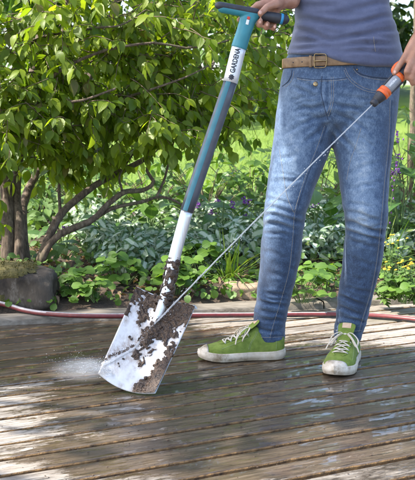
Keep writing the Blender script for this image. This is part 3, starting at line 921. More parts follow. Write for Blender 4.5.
jeans = mobj('jeans', JV2, JF, m_denim, person)
at = jeans.data.attributes.new('fade', 'FLOAT', 'POINT'); at.data.foreach_set('value', fadeA.astype(np.float32))
JB = BVHTree.FromPolygons([tuple(q) for q in JV2], JF)

def on_surface(bvh, pts, k, off=.0005):
    out = []
    for q in spline(np.array(pts, float), k):
        h_, n_ = hit(bvh, q[0], q[1])
        if h_ is not None: out.append((h_, n_))
    return out
def stitch(mb, bvh, pts, gap=.0042, dash=.62, r=.00062, off=.0004):
    hs_ = on_surface(bvh, pts, 160)
    if len(hs_) < 3: return
    mb = MB()
    p = np.array([h + n * off for h, n in hs_]); nn_ = np.array([n for h, n in hs_])
    L = np.r_[0, np.cumsum(np.linalg.norm(np.diff(p, axis=0), axis=1))]
    s0 = 0
    while s0 < L[-1] - gap:
        a = [np.interp(s0, L, p[:, i]) for i in range(3)]; b = [np.interp(s0 + gap * dash, L, p[:, i]) for i in range(3)]
        if np.linalg.norm(np.array(a) - np.array(b)) < gap * 2: mb.add(*tube(np.array([a, b]), r, 5))
        s0 += gap
    if mb.n: mb.build('stitching', m_thread, STOWN[0])
STOWN = [jeans]
def welt(mb, bvh, pts, r, off=0., n=8, k=110, flat=.6):
    hs_ = on_surface(bvh, pts, k)
    if len(hs_) < 4: return
    p = np.array([h + n * off for h, n in hs_])
    p[1:-1] = (p[:-2] + p[1:-1] * 2 + p[2:]) / 4
    mb.add(*tube(p, r, n))
sti = MB(); wel = MB()
inL = [(326.5, 126), (318, 150), (309, 172), (301, 196), (296.5, 214), (294.5, 240), (291, 270), (283, 300), (275.5, 324), (271.5, 339)]
sideL = [(279.5, 150), (283, 172), (287, 196), (294, 213)]
sideR = [(392.0, 100), (390.5, 140), (386.5, 180), (383, 221), (379, 258), (373, 290), (366.5, 312), (360.5, 332)]
frontR = [(361, 128), (356, 145), (350, 162), (346.5, 180)]
for ln in (inL, sideR):
    welt(wel, JB, ln, .0016, -.0004)
    stitch(sti, JB, [(x - 2.0, y) for x, y in ln]); 
stitch(sti, JB, sideL); stitch(sti, JB, frontR)
fly = [(322, 76), (321, 90), (323.5, 104), (328, 120)]
welt(wel, JB, fly, .0018, -.0002)
stitch(sti, JB, [(331, 77), (331.5, 92), (330.5, 104), (327, 114)]); stitch(sti, JB, [(333.2, 77), (333.6, 92), (332.4, 105), (328, 117)])
pocket = [(345, 68), (349, 76), (356, 83), (366, 88.5), (380, 91), (394.5, 90)]
pocket2 = [(353.5, 67), (357, 71.5), (364, 75), (374, 77), (386, 78), (395, 77.5)]
welt(wel, JB, pocket2, .0022, 0)
stitch(sti, JB, pocket); stitch(sti, JB, [(x - 1, y + 2.2) for x, y in pocket])
stitch(sti, JB, [(x, y + 2.0) for x, y in pocket2])
pkL = [(292, 70), (291, 76), (287.5, 82), (282.5, 86)]
welt(wel, JB, pkL, .002, 0); stitch(sti, JB, [(x + 2, y + 1.5) for x, y in pkL])
wb = [(297, 78.8), (306, 80), (318, 81), (335, 80.5), (348, 79)]
welt(wel, JB, [(x, y - 1.5) for x, y in wb], .0012, 0); stitch(sti, JB, wb)
for x0, x1, yy in ((251, 284, 336.0), (334, 362, 330)):
    stitch(sti, JB, [(x0, yy), ((x0 + x1) / 2, yy + 1.5), (x1, yy + .5)])
wel.build('seam', m_denim, jeans)
# button and rivets
for (x, y, r_) in ((315.5, 84, .0075), (392.5, 80, .004), (357, 69.5, .003)):
    h_, n_ = hit(JB, x, y)
    if h_ is not None:
        a_ = norm(np.cross(n_, [0, 0, 1])); b_2 = np.cross(n_, a_)
        v, f = ball(h_ + n_ * .0005, (r_, r_, .0025), 14, 8, np.c_[a_, b_2, n_])
        mobj('button' if r_ > .005 else 'rivet', v, f, m_brass, jeans)

# --- t-shirt
teeR = []
for (py_, l, r, hd, yo) in [(63, 287.5, 404, .1305, 0), (58, 288.5, 403, .1295, 0), (48, 291.0, 400, .121, 0), (38, 293, 397.5, .117, 0), (20, 296, 392.5, .112, 0), (4, 295, 388, .109, .0), (-30, 292, 388, .112, .005), (-75, 287, 395, .118, .01), (-110, 290, 392, .11, .015), (-124, 300, 382, .088, .02), (-134, 320, 362, .062, .025)]:
    Y = YP + yo; c = P((l + r) / 2, py_, Y); teeR.append(ring(c, (r - l) / 2 / F * Y, hd, 56, 2.2))
tc0 = P(341, -90, YP + .01)
shR = P(286, -104, 3.18); elR = np.array([.285, 3.30, 1.205]); wrR = P(291, 1, 3.085)
shL = P(396, -104, 3.18); elL = P(437, -20, 3.20); wrL = P(424, 32, 2.985)
mixp = lambda a, b, k: a + (b - a) * k
slR = tube(np.array([mixp(shR, tc0, .35), shR, mixp(shR, elR, .55)]), [.075, .072, .066], 20)
slL = tube(np.array([mixp(shL, tc0, .35), shL, mixp(shL, elL, .55)]), [.075, .072, .066], 20)
TV, TF = remesh_union([loft(teeR), slR, slL], .0066, 6)
TN = vnormals(TV, TF); px, py = proj(TV)
# hem slants: lower on the right
hem = np.interp(px, [286, 300, 320, 342, 375, 400], [55.0, 55.0, 56.0, 64.5, 68.0, 68.0])
zsh = np.clip((py - 40) / 23, 0, 1) * (63 - hem) / 1000 * 3.15
TV[:, 2] += zsh
TC = [(296, 20, 345, 24, 2.6, .004), (345, 24, 392, 17, 2.4, .004), (294, 30, 330, 39, 2.4, .0045), (330, 39, 396, 30, 2.3, .0042), (350, 46, 398, 42, 2.2, .004), (293, 44, 322, 40, 2.2, .0035),
      (310, 14, 360, 12, 3, .003), (338, 52, 399, 53, 2.0, .003), (300, 8, 340, 6, 3, .003), (355, 36, 396, 38, 2, .003), (292, 51, 316, 48, 1.8, .0028), (350, 8, 388, 4, 2.6, .003)]
TN = vnormals(TV, TF); px, py = proj(TV); facing = np.clip(-TN[:, 1] * 1.6 + .35, 0, 1)
n1 = nz(TV, 9, 11); n2 = nz(TV * np.array([.6, .6, 1.6]), 22, 14)
pxw = px + n2 * 2; pyw = py + n1 * 3
disp = np.zeros(len(TV))
for (x0, y0, x1, y1, wd, dp) in TC:
    d = np.array([x1 - x0, y1 - y0]); L2 = d @ d
    tt = np.clip(((pxw - x0) * d[0] + (pyw - y0) * d[1]) / L2, 0, 1)
    dist = np.hypot(pxw - (x0 + tt * d[0]), pyw - (y0 + tt * d[1])); sd = ((pxw - x0) * d[1] - (pyw - y0) * d[0]) / math.sqrt(L2)
    endf = np.sin(np.clip(tt, .03, .97) * math.pi) ** .5
    disp += facing * dp * 1.5 * (-1.1 * np.exp(-(dist / wd) ** 2) + .9 * np.exp(-((np.abs(sd) - wd * 1.8) / wd) ** 2) * np.exp(-np.clip(dist - wd * 4, 0, None) / 2)) * endf
disp += n1 * .0022 + n2 * .0022
TV = TV + TN * disp[:, None]
tee = mobj('t_shirt', TV, TF, m_tee, person)
TB = BVHTree.FromPolygons([tuple(q) for q in TV], TF)
STOWN[0] = tee
ts = MB(); stitch(ts, TB, [(373.5, 37), (374.2, 44), (375.5, 52)], .004, .7, .0007)

# --- belt with buckle
cB = P(341.5, 63.0, YP); bw = .0155
def belt_pt(a, dz, off=0.):
    rx, ry = .1815 + off, .1185 + off
    x = rx * np.sign(np.cos(a)) * np.abs(np.cos(a)) ** (2 / 2.25); y = ry * np.sign(np.sin(a)) * np.abs(np.sin(a)) ** (2 / 2.25)
    return np.stack([cB[0] + x, cB[1] + y, cB[2] + dz + (x + .11) * .034 + 0 * a], -1)
na = 120; aa = np.linspace(0, 2 * math.pi, na, endpoint=False)
prof = [(-bw, 0), (-bw + .001, .0028), (-bw + .003, .0036), (0, .0040), (bw - .003, .0036), (bw - .001, .0028), (bw, 0), (0, -.002)]
rows = [belt_pt(aa, dz, off) for dz, off in prof]; m_ = len(prof)
v = np.stack(rows, 1).reshape(-1, 3)
f = [[i * m_ + j, i * m_ + (j + 1) % m_, ((i + 1) % na) * m_ + (j + 1) % m_, ((i + 1) % na) * m_ + j] for i in range(na) for j in range(m_)]
belt = mobj('belt', v, f, m_belt, person)
BB = BVHTree.FromPolygons([tuple(q) for q in v], f)
def belt_a(pxq):
    al = np.linspace(math.pi, 2 * math.pi, 400); p = belt_pt(al, 0 * al); x, _ = proj(p)
    return al[np.argmin(np.abs(x - pxq))]
a0, a1 = belt_a(315.5), belt_a(326.5)
def bp(u, w_, off): 
    a = a0 + (a1 - a0) * u
    return belt_pt(np.array([a]), np.array([w_]), off)[0]
fr_ = [bp(u, w_, .0075) for u, w_ in ((0, -.0195), (.35, -.0205), (.8, -.020), (1, -.0165), (1.06, 0), (1, .0165), (.8, .020), (.35, .0205), (0, .0195), (-.03, 0))]
fr_ = spline(np.array(fr_ + [fr_[0]]), 60)
bk = MB(); bk.add(*tube(fr_, [[.0016, .0022]] * 60, 10)); bk.add(*tube(np.array([bp(-.02, 0, .0075), bp(.5, .0005, .0085), bp(1.05, 0, .0085)]), .0019, 8, round_cap=True))
bk.build('buckle', m_brass, belt)
kp = [bp(-.45, -.0175, .0055), bp(-.45, 0, .0062), bp(-.45, .0175, .0055)]
lp = MB(); lp.add(*tube(spline(np.array(kp), 10), [[.0045, .0016]] * 10, 8, up=bp(1, 0, 0) - bp(0, 0, 0)))
lp.build('keeper', m_belt, belt)
for u in (-1.4, -2.6):
    c = bp(u, 0, .0042); mobj('belt_hole', *ball(c, (.0022, .0012, .0022), 10, 6), m_ink, belt)

# ================================================================== shoes
m_canvas, nt_, out = new_mat('green_canvas'); t = NT(nt_)
v_ = t.coords(); f_ = t.noise(v_, 45, 5, .65); k_ = t.noise(v_, 700, 2)
c_ = t.ramp(f_, [(.3, (.105, .150, .024)), (.7, (.195, .255, .052))])
c_ = t.mix(t.maprange(t.noise(v_, 18, 4), .5, .75, 0, .45), c_, (.17, .19, .06))
t.bsdf(out, c_, .85, 0, t.bump(k_, .5, .0008), Specular_IOR_Level=.2)
m_sole, nt_, out = new_mat('scuffed_rubber'); t = NT(nt_)
v_ = t.coords(); f_ = t.noise(v_, 30, 6, .7); k_ = t.noise(v_, 9, 4)
c_ = t.ramp(f_, [(.34, (.24, .18, .11)), (.5, (.52, .45, .36)), (.66, (.66, .60, .51))])
c_ = t.mix(t.maprange(k_, .42, .66, 0, .7), c_, (.38, .30, .20))
t.bsdf(out, c_, .55, 0, t.bump(f_, .3, .001))
m_seam = simple('pale_green_thread', (.30, .36, .17), (.2, .25, .1), .8, scale=200, bump=.1)
m_lace = simple('cotton_lace', (.60, .54, .45), (.42, .36, .28), .9, scale=200, bump=.5, bscale=900, bdist=.0006)
m_patch = simple('tan_patch', (.60, .42, .29), (.48, .32, .2), .7, scale=80, bump=.2)
m_spat = simple('sole_grime', (.17, .11, .06), (.07, .045, .03), .8, scale=90, bump=.5)

def shoe_halfwidth(x, side):
    xs = [0, .004, .015, .035, .08, .12, .16, .20, .225, .25, .268, .279, .285]
    wi = [.0, .014, .026, .033, .033, .033, .040, .046, .045, .038, .027, .014, .0]
    wo = [.0, .014, .026, .033, .035, .038, .044, .049, .047, .038, .026, .013, .0]
    return np.interp(x, xs, wi if side > 0 else wo)
def outline(scale=1.0, n=64, grow=0.):
    xs = .1425 - .1425 * np.cos(np.linspace(0, math.pi, n // 2 + 1))
    top = [(x, shoe_halfwidth(x, 1)) for x in xs]; bot = [(x, -shoe_halfwidth(x, -1)) for x in xs[1:-1]][::-1]
    p = np.array(top + bot); c = np.array([.1425, 0])
    d = norm(p - np.array([.14, 0])); 
    return p * 1.0 + d * grow

def build_shoe(loc, ang, size=1.0, roll=0.):
    ca, sa = math.cos(ang), math.sin(ang)
    def W(p):
        p = np.asarray(p, float) * size
        x = p[:, 0] - .12 * size; y = p[:, 1]
        return np.c_[loc[0] + x * ca - y * sa, loc[1] + x * sa + y * ca, loc[2] + p[:, 2]]
    # sole with foxing band and toe bumper
    rings_ = []
    toe = lambda p: np.clip((p[:, 0] - .215) / .07, 0, 1) ** 2 * .008
    for z, gr in ((0.0, -.004), (.003, -.0005), (.009, .0008), (.010, .0018), (.021, .0022), (.0225, .0012), (.029, .001), (.0315, -.0005), (.0315, -.012)):
        p = outline(grow=gr); lift = toe(p) * (1 if z < .02 else 1.0) + np.clip((.04 - p[:, 0]) / .04, 0, 1) * .004 * (z > .02)
        waist = 0
        rings_.append(np.c_[p, z + lift])
    v, f = loft(rings_)
    sh_ = empty('shoe', W(np.array([[.12, 0, 0]]))[0], None, None)
    return W, v, f, sh_

def make_shoe(loc, ang, parent, flip=1):
    ca, sa = math.cos(ang), math.sin(ang)
    def W(p):
        p = np.asarray(p, float).reshape(-1, 3)
        x = p[:, 0] - .12; y = p[:, 1] * flip * 1.08
        return np.c_[loc[0] + x * ca - y * sa, loc[1] + x * sa + y * ca, loc[2] + p[:, 2]]
    rings_ = []
    for z, gr in ((0.0, -.004), (.003, -.0005), (.009, .0006), (.0105, .002), (.021, .0024), (.0225, .0012), (.030, .0008), (.0325, -.001), (.0325, -.014)):
        p = outline(grow=gr); lift = np.clip((p[:, 0] - .20) / .085, 0, 1) ** 2 * .010 + np.clip((.05 - p[:, 0]) / .05, 0, 1) * .005 * (z > .02)
        rings_.append(np.c_[p, z * .86 + lift])
    v, f = loft(rings_)
    # upper: canvas body from heel collar to toe box (one closed loft along the length)
    st_ = [(.004, .70, .074, .3), (.012, .90, .079, .5), (.035, .93, .079, .7), (.070, .92, .086, .8), (.096, .90, .106, .9), (.125, .90, .090, 1), (.155, .92, .077, 1), (.185, .93, .064, 1), (.21, .93, .056, 1), (.235, .92, .050, 1), (.255, .9, .045, 1), (.27, .82, .040, 1), (.279, .6, .035, 1)]
    xs = np.linspace(st_[0][0], st_[-1][0], 46)
    kk = np.interp(xs, [a[0] for a in st_], [a[1] for a in st_]); tz = spline(np.array([[a[0], a[2]] for a in st_]), 200); tz = np.interp(xs, tz[:, 0], tz[:, 1])
    ur = []
    na_ = 28; th_ = np.linspace(0, math.pi, na_)
    for x, k_, z_ in zip(xs, kk, tz):
        wi, wo = shoe_halfwidth(x, 1) * k_, shoe_halfwidth(x, -1) * k_
        row = []
        pin = np.interp(x, [.0, .09, .16, .25], [.86, .70, .80, .95])       # narrower towards the top
        for a in th_:
            c_a, s_a = math.cos(a), math.sin(a)
            yy = (wi if c_a > 0 else wo) * np.sign(c_a) * abs(c_a) ** .62
            zz = .024 + (z_ - .024) * s_a ** .72
            yy *= 1 - (1 - pin) * (s_a ** 2) 
            row.append((x, yy, zz))
        row += [(x, -wo * .9, .015), (x, wi * .9, .015)]
        ur.append(np.array(row))
    uv2, uf2 = loft(ur)
    n_ = nz(uv2, 55, 3); uv2[:, 2] += n_ * .0012; uv2[:, 1] += nz(uv2, 45, 9) * .0012
    wu = W(uv2); ws = W(v)
    upper = mobj('upper', wu, uf2, m_canvas, parent)
    sole = mobj('sole', ws, f, m_sole, parent)
    # rubber toe cap
    i0 = np.searchsorted(xs, .250)
    cap = []
    for r_ in ur[i0:]:
        q = r_.copy(); q[:, 1] *= 1.05; q[:, 2] = .015 + (q[:, 2] - .015) * 1.06 + .0012; cap.append(q)
    e = cap[-1].copy(); e[:, 0] += .004; e[:, 1] *= .6; e[:, 2] = .02 + (e[:, 2] - .02) * .7; cap.append(e)
    cv, cf = loft(cap); mobj('toe_cap', W(cv), cf, m_sole, parent)
    # welt where the sides wear
    bvh = BVHTree.FromPolygons([tuple(q) for q in uv2], uf2)
    def top(x, y, off=.0015):
        h_ = bvh.ray_cast(Vector((x, y, .3)), Vector((0, 0, -1)))
        return np.array(h_[0]) + np.array([0, 0, off]) if h_[0] is not None else np.array([x, y, .05])
    # eyelet facings, tongue seam
    fac = MB()
    for sg in (-1, 1):
        pts = [top(x, sg * y, .0005) for x, y in ((.118, .020), (.14, .0195), (.165, .0185), (.19, .018), (.208, .017), (.218, .010))]
        fac.add(*tube(spline(np.array(pts), 24), [[.0016, .004]] * 24, 8, up=(0, 0, 1)))
    mobj('eyestay', W(fac.arr()[0]), fac.arr()[1], m_canvas, parent)
    ex = [.124, .143, .162, .181, .199]
    for x in ex:
        for sg in (-1, 1):
            c = top(x, sg * .0205, .001); b_v, b_f = ball(c, (.0032, .0032, .0012), 12, 6)
            mobj('eyelet', W(b_v), b_f, m_alu, parent)
    lm = MB()
    for i, x in enumerate(ex):
        pts = [top(x + .001, -.0205, .0022), top(x + .004, -.010, .004), top(x + .005, 0, .0048), top(x + .004, .010, .004), top(x + .001, .0205, .0022)]
        lm.add(*tube(spline(np.array(pts), 14), [[.0014, .0028]] * 14, 8, up=(0, 0, 1)))
        if i < 4:
            for sg in (-1, 1):
                pts = [top(x, sg * .0205, .002), top(x + .008, sg * .008, .005), top(x + .017, -sg * .012, .004), top(x + .019, -sg * .0205, .002)]
                lm.add(*tube(spline(np.array(pts), 14), [[.0013, .0026]] * 14, 8, up=(0, 0, 1)))
    k0_ = top(.121, 0, .006)
    for pts in ([(0, 0, 0), (-.002, .016, .006), (.006, .032, -.001), (.022, .042, -.018), (.026, .036, -.032), (.014, .022, -.008), (.002, .004, .001)],
                [(0, 0, 0), (-.002, -.016, .006), (.008, -.032, -.002), (.024, -.043, -.014), (.030, -.037, -.030), (.016, -.020, -.006), (.002, -.004, .001)],
                [(0, 0, 0), (.010, .012, .004), (.030, .026, -.006), (.045, .040, -.024), (.050, .047, -.040)],
                [(0, 0, 0), (.010, -.012, .004), (.028, -.028, -.008), (.040, -.043, -.030), (.042, -.048, -.044)]):
        pp = spline(k0_ + np.array(pts, float), 30)
        lm.add(*tube(pp, [[.0012, .0026]] * 30, 8, up=(0, 0, 1)))
    lm.add(*ball(k0_, (.006, .007, .005), 12, 8))
    mobj('lace', W(lm.arr()[0]), lm.arr()[1], m_lace, parent)
    tg_ = spline(np.array([[.150, 0, .080], [.128, 0, .0945], [.108, 0, .108], [.094, 0, .121], [.088, 0, .129]]), 16)
    mobj('tongue', *(lambda q: (W(q[0]), q[1]))(tube(tg_, np.c_[np.full(16, .0036), np.interp(np.linspace(0, 1, 16), [0, .7, .9, 1], [.018, .026, .024, .014])], 20, up=(1, 0, 1))), m_canvas, parent)
    pa = spline(tg_[9:15] + np.array([.0036, 0, .0036]), 5)
    tp_ = np.array([q + np.array([-abs(y) * .05, y, -abs(y) * .05]) for q in pa for y in np.linspace(-.013, .013, 5)])
    mobj('tongue_patch', W(np.vstack([tp_, tp_ - np.array([.002, 0, .002])])), [[i * 5 + j, i * 5 + j + 1, (i + 1) * 5 + j + 1, (i + 1) * 5 + j] for i in range(4) for j in range(4)], m_patch, parent)
    sl_ = MB()
    def side_pt(x, z, sg):
        h_ = bvh.ray_cast(Vector((x, sg * .2, z)), Vector((0, -sg, 0)))
        return None if h_[0] is None else np.array(h_[0]) + np.array([0, sg * .0003, 0])
    for sg in (-1, 1):
        for pl in ([(.094, .092), (.104, .074), (.116, .056), (.122, .036)], [(.098, .092), (.108, .074), (.120, .056), (.126, .036)], [(.030, .078), (.034, .058), (.036, .036)], [(.008, .066), (.03, .0715), (.06, .073), (.085, .080)],
                   [(.122, .074), (.145, .066), (.17, .057), (.195, .049), (.213, .043)]):
            q_ = [side_pt(x_, z_, sg) for x_, z_ in spline(np.array(pl), 30)]; q_ = np.array([a for a in q_ if a is not None])
            if len(q_) > 4: sl_.add(*tube(q_, .0006, 5))
    mobj('seam', W(sl_.arr()[0]), sl_.arr()[1], m_seam, parent)
    # foxing stripe line
    p = outline(grow=.0026, n=120)
    keep_ = np.ones(len(p), bool)
    ln = np.c_[p, .0262 + np.clip((p[:, 0] - .20) / .085, 0, 1) ** 2 * .010]
    return W

def part_root(name, loc, label):
    o = empty(name, loc, label, None); return o
# person's right shoe: seen from its side, pointing left; left shoe: pointing at the camera
heelL, toeL = G(285, 357.5), G(199, 360.0)
dl = toeL - heelL; angL = math.atan2(dl[1], dl[0])
Lloc = heelL + norm(dl) * .12; Lloc[2] = .001
heelR, toeR = G(352, 356.5), G(330, 383)
dr_ = toeR - heelR; angR = math.atan2(dr_[1], dr_[0])
Rloc = heelR + norm(dr_) * .12; Rloc[2] = .001
print('shoe lengths', np.linalg.norm(dl), np.linalg.norm(dr_))
for loc_, an_, fl_ in ((Lloc, angL, 1), (Rloc, angR, -1)):
    sr = bpy.data.objects.new('shoe', None); sr.empty_display_size = .05; COL.objects.link(sr)
    sr.parent = person; sr.location = tuple(np.array(loc_) - OFF[person]); OFF[sr] = np.array(loc_)
    make_shoe(loc_, an_, sr, fl_)

# ================================================================== body (one continuous skin surface)
sk = []
yaw_c = P(341, 0, YP)
def T(pts, r, n=14, **k): sk.append(tube(np.array(pts), np.array(r), n, round_cap=True, **k))
# legs inside the trousers
for rows_, fy in ((Lrows, fL), (Rrows, fR)):
    pts = [P((l + r) / 2, y, fy(y)) for y, l, r in rows_[1:]]; rad = [max(.02, (r - l) / 2 / F * 3.15 - .014) for y, l, r in rows_[1:]]
    sk.append(tube(np.array(pts), np.array(rad), 16, round_cap=True))
for loc_, an_, anklepx in ((Lloc, angL, P(267.5, 335, 3.20)), (Rloc, angR, P(347.5, 329, 3.175))):
    d_ = np.array([math.cos(an_), math.sin(an_), 0]); h_ = np.array(loc_) - d_ * .085
    T([anklepx, h_ + d_ * .012 + [0, 0, .060], h_ + d_ * .03 + [0, 0, .040], h_ + d_ * .09 + [0, 0, .036], h_ + d_ * .155 + [0, 0, .034]], [.032, .024, .020, .018, .016])
# trunk, neck, head (the head is above the frame)
tr_ = [ring(P(341, y, YP + yo), hw, hd, 40, 2.2) for y, hw, hd, yo in ((128, .10, .06, .01), (100, .160, .100, 0), (70, .158, .098, 0), (35, .140, .092, 0), (4, .124, .086, 0), (-60, .146, .095, .008), (-100, .138, .088, .015), (-122, .085, .062, .02), (-134, .056, .05, .025))]
sk.append(loft(tr_))
nb = P(341, -128, YP + .025); hb_ = nb + np.array([0, -.02, .10])
T([nb - [0, 0, .03], hb_], [.056, .052], 18)
hc = nb + np.array([0, -.025, .185])
def headpt(x, y, z): return hc + np.array([x, y, z])
hv_, hf_ = ball(hc, (.075, .095, .115), 28, 20)
q = hv_ - hc
q[:, 0] *= 1 - .22 * np.clip(-q[:, 2] / .115, 0, 1) ** 1.5
sk.append((hc + q, hf_))
T([headpt(0, -.088, .03), headpt(0, -.104, -.005), headpt(0, -.112, -.02)], [.008, .011, .014], 10)      # nose
T([headpt(-.02, -.088, -.05), headpt(0, -.096, -.05), headpt(.02, -.088, -.05)], [.006, .009, .006], 10)  # lips
T([headpt(-.012, -.082, -.088), headpt(.012, -.082, -.088)], [.014, .014], 10)                             # chin
for sg in (-1, 1):
    T([headpt(sg * .036 - .012, -.086, .032), headpt(sg * .036 + .012, -.086, .032)], [.007, .007], 8)     # brows
    ev, ef = ball(headpt(sg * .076, .01, -.005), (.010, .022, .034), 14, 10); sk.append((ev, ef))          # ears
# arms
def arm(s, e, w_, r): sk.append(tube(spline(np.array([s, (np.array(s) + e) / 2, e, (np.array(e) + w_) / 2, w_]), 24), np.interp(np.linspace(0, 1, 24), [0, .25, .5, .62, .85, 1], r), 18, round_cap=True))
arm(shR, elR, wrR, [.052, .047, .039, .040, .030, .0265]); arm(shL, elL, wrL, [.052, .047, .039, .042, .034, .029])
sk.append(tube(np.array([shR, P(341, -112, YP + .02), shL]), np.array([.055, .07, .055]), 18, round_cap=True))
# hand on the spade grip: palm behind the bar, three fingers curled under it, index left of the stem, thumb over the front
def yb(px): return 2.985 + (px - 219) / 65.5 * .033          # depth of the bar axis
mc = {'i': P(257, 6.0, 3.030), 'm': P(263.5, 5.5, 3.036), 'r': P(270.5, 6.5, 3.038), 'l': P(277.5, 8.0, 3.040)}
for k_, r_ in (('i', .0125), ('m', .0135), ('r', .013), ('l', .012)):
    T([wrR + np.array([0, -.004, 0]), mixp(wrR, mc[k_], .55) + np.array([0, 0, .004]), mc[k_]], [.022, .017, r_])
T([mc['i'], P(250, 11, 3.034), P(243.5, 17, 3.026), P(238.6, 20.0, 3.012)], [.0105, .0095, .0088, .0075], 12)
T([mc['m'], P(260.5, 16, 3.036), P(258.5, 24.5, 3.020), P(259.0, 25.5, 2.994), P(260.5, 20.5, 2.984)], [.0108, .0100, .0096, .0090, .0080], 12)
T([mc['r'], P(267.5, 18, 3.038), P(265.5, 26.5, 3.022), P(266.0, 27.8, 2.998), P(267.5, 23.5, 2.988)], [.0106, .0098, .0094, .0088, .0078], 12)
T([mc['l'], P(275, 20.5, 3.040), P(273.0, 27.5, 3.024), P(273.5, 29.0, 3.003), P(275.0, 26, 2.994)], [.0096, .0088, .0084, .0078, .0070], 12)
T([mixp(wrR, mc['m'], .30), P(276, 4.0, 3.010), P(267, 7.0, 2.992), P(260.2, 13.5, 2.978)], [.018, .0135, .0108, .0092], 12)
# hand on the spray gun
nz_t, nz_u = P(372.5, 104.5, 2.925), P(409, 66, 2.965)
nax = norm(nz_u - nz_t)
mcL = {'i': P(408.5, 51, 2.945), 'm': P(414.5, 55, 2.935), 'r': P(419, 60, 2.936), 'l': P(423, 66, 2.945)}
for k_, r_ in (('i', .0135), ('m', .014), ('r', .0135), ('l', .0125)):
    T([wrL, mixp(wrL, mcL[k_], .55) + np.array([0, -.004, .002]), mcL[k_]], [.025, .020, r_])
T([mcL['i'], P(403.5, 59, 2.940), P(398, 67.5, 2.940), P(394.0, 73.5, 2.942)], [.0112, .0102, .0094, .0080], 12)
T([mcL['m'], P(410.0, 64, 2.926), P(406.5, 72, 2.922), P(407, 78, 2.934)], [.0110, .0102, .0096, .0082], 12)
T([mcL['r'], P(414.5, 70, 2.926), P(411.5, 78, 2.924), P(412.5, 83.5, 2.936)], [.0108, .0100, .0094, .0080], 12)
T([mcL['l'], P(419.5, 75, 2.935), P(417, 82, 2.934), P(418, 86.5, 2.944)], [.0098, .0090, .0084, .0072], 12)
T([mixp(wrL, mcL['i'], .4), P(409, 56, 2.975), P(403, 66, 2.985), P(398, 74, 2.980)], [.018, .0135, .0115, .0092], 12)
BVt, BFt = remesh_union(sk, .0042, 3)
Bn = vnormals(BVt, BFt)
tend = nz(BVt * np.array([1, 1, 1]), 70, 3)
BVt = BVt + Bn * (tend * .0005)[:, None]
body = mobj('body', BVt, BFt, m_skin, person)
m_nail = simple('nail', (.62, .38, .31), (.55, .32, .26), .3, bump=0)
BDB = BVHTree.FromPolygons([tuple(q) for q in BVt], BFt)
for px_, py_, r1, r2 in ((260.3, 12.6, .0042, .0055), (260.0, 22.3, .0040, .0050), (267.0, 25.0, .0040, .0050), (274.6, 27.0, .0034, .0044), (394.8, 72.0, .0038, .0052)):
    h_, n_ = hit(BDB, px_, py_)
    if h_ is not None and h_[1] < 3.2:
        u_ = norm(np.array([.15, 0, 1.]) - np.dot(np.array([.15, 0, 1.]), n_) * n_); w_ = np.cross(n_, u_)
        mobj('nail', *ball(h_ - n_ * .0004, (r1, r2, .0011), 14, 8, np.c_[w_, u_, n_]), m_nail, body)
m_hair = simple('dark_hair', (.09, .05, .03), (.04, .022, .014), .5, scale=20, stretch=(8, 8, 1), bump=.6, bscale=160)
hv_, hf_ = ball(hc + np.array([0, .022, .022]), (.090, .098, .112), 40, 28)
qn = nz(hv_ * np.array([1, 1, .25]), 60, 2); qd = norm(hv_ - hc)
mobj('hair', hv_ + qd * (qn * .005)[:, None], hf_, m_hair, person)
m_eye = simple('eye_white', (.7, .68, .65), rough=.15, bump=0); m_iris = simple('iris', (.08, .05, .03), rough=.1, bump=0)
for sg in (-1, 1):
    e_ = mobj('eye', *ball(headpt(sg * .033, -.078, .012), (.013, .010, .009), 16, 10), m_eye, person)
    mobj('iris', *ball(headpt(sg * .033, -.0865, .012), (.0055, .0025, .0055), 12, 8), m_iris, e_)

# ================================================================== spray gun, water jet, spray
m_orange = simple('orange_plastic', (.72, .13, .02), (.6, .09, .015), .4, scale=60, bump=.1, bscale=400, bdist=.0004)
m_gplast = simple('grey_plastic', (.26, .28, .31), (.2, .215, .24), .42, scale=60, bump=.1)
gun = empty('spray_gun', nz_u, 'black, grey and orange hose spray gun held in the hand beside the hip', 'spray gun')
def lathe(a, b, prof, n=28):
    """prof: (distance from a, radius)"""
    d = norm(np.array(b) - a); p = np.array([a + d * s for s, _ in prof]); r = np.array([x for _, x in prof])
    u = np.array([0, 0, 1.]); A = norm(u - np.dot(u, d) * d); B = np.cross(d, A); an = np.linspace(0, 2 * math.pi, n, endpoint=False)
    return loft([c + x * (np.cos(an)[:, None] * A + np.sin(an)[:, None] * B) for c, x in zip(p, r)])
GL = np.linalg.norm(nz_u - nz_t)
mobj('nozzle_tip', *lathe(nz_t, nz_u, [(-.001, .006), (0, .0105), (.003, .0115), (.012, .0125), (.0125, .0118), (.016, .0118), (.0165, .0132), (.035, .0172), (.040, .0176)]), m_black, gun)
cl_ = MB()
cl_.add(*lathe(nz_t, nz_u, [(.039, .0170), (.040, .0192), (.0425, .0198), (.049, .0198), (.050, .0188), (.0525, .0188), (.0535, .0198), (.060, .0196), (.062, .0180)]))
cl_.build('collar', m_orange, gun)
mobj('barrel', *lathe(nz_t, nz_u, [(.061, .0165), (.062, .0178), (.085, .0180), (.110, .0178), (.112, .0172)]), m_gplast, gun)
tv, tf = text_mesh('GARDENA', .008, .0003); tv[:, 0] -= tv[:, 0].min()
rg = norm(np.cross(nax, np.array([0, -1., 0]))); rg = rg if rg[0] > 0 else -rg
mobj('lettering', wrap_text(tv * np.array([.032 / tv[:, 0].max(), 1, 1]), nz_t + nax * .068, nax, rg, .0184, R(10)), tf, m_whitep, gun, smooth=False)
hd_end = nz_u + nax * .05 + np.array([.02, .01, .0])
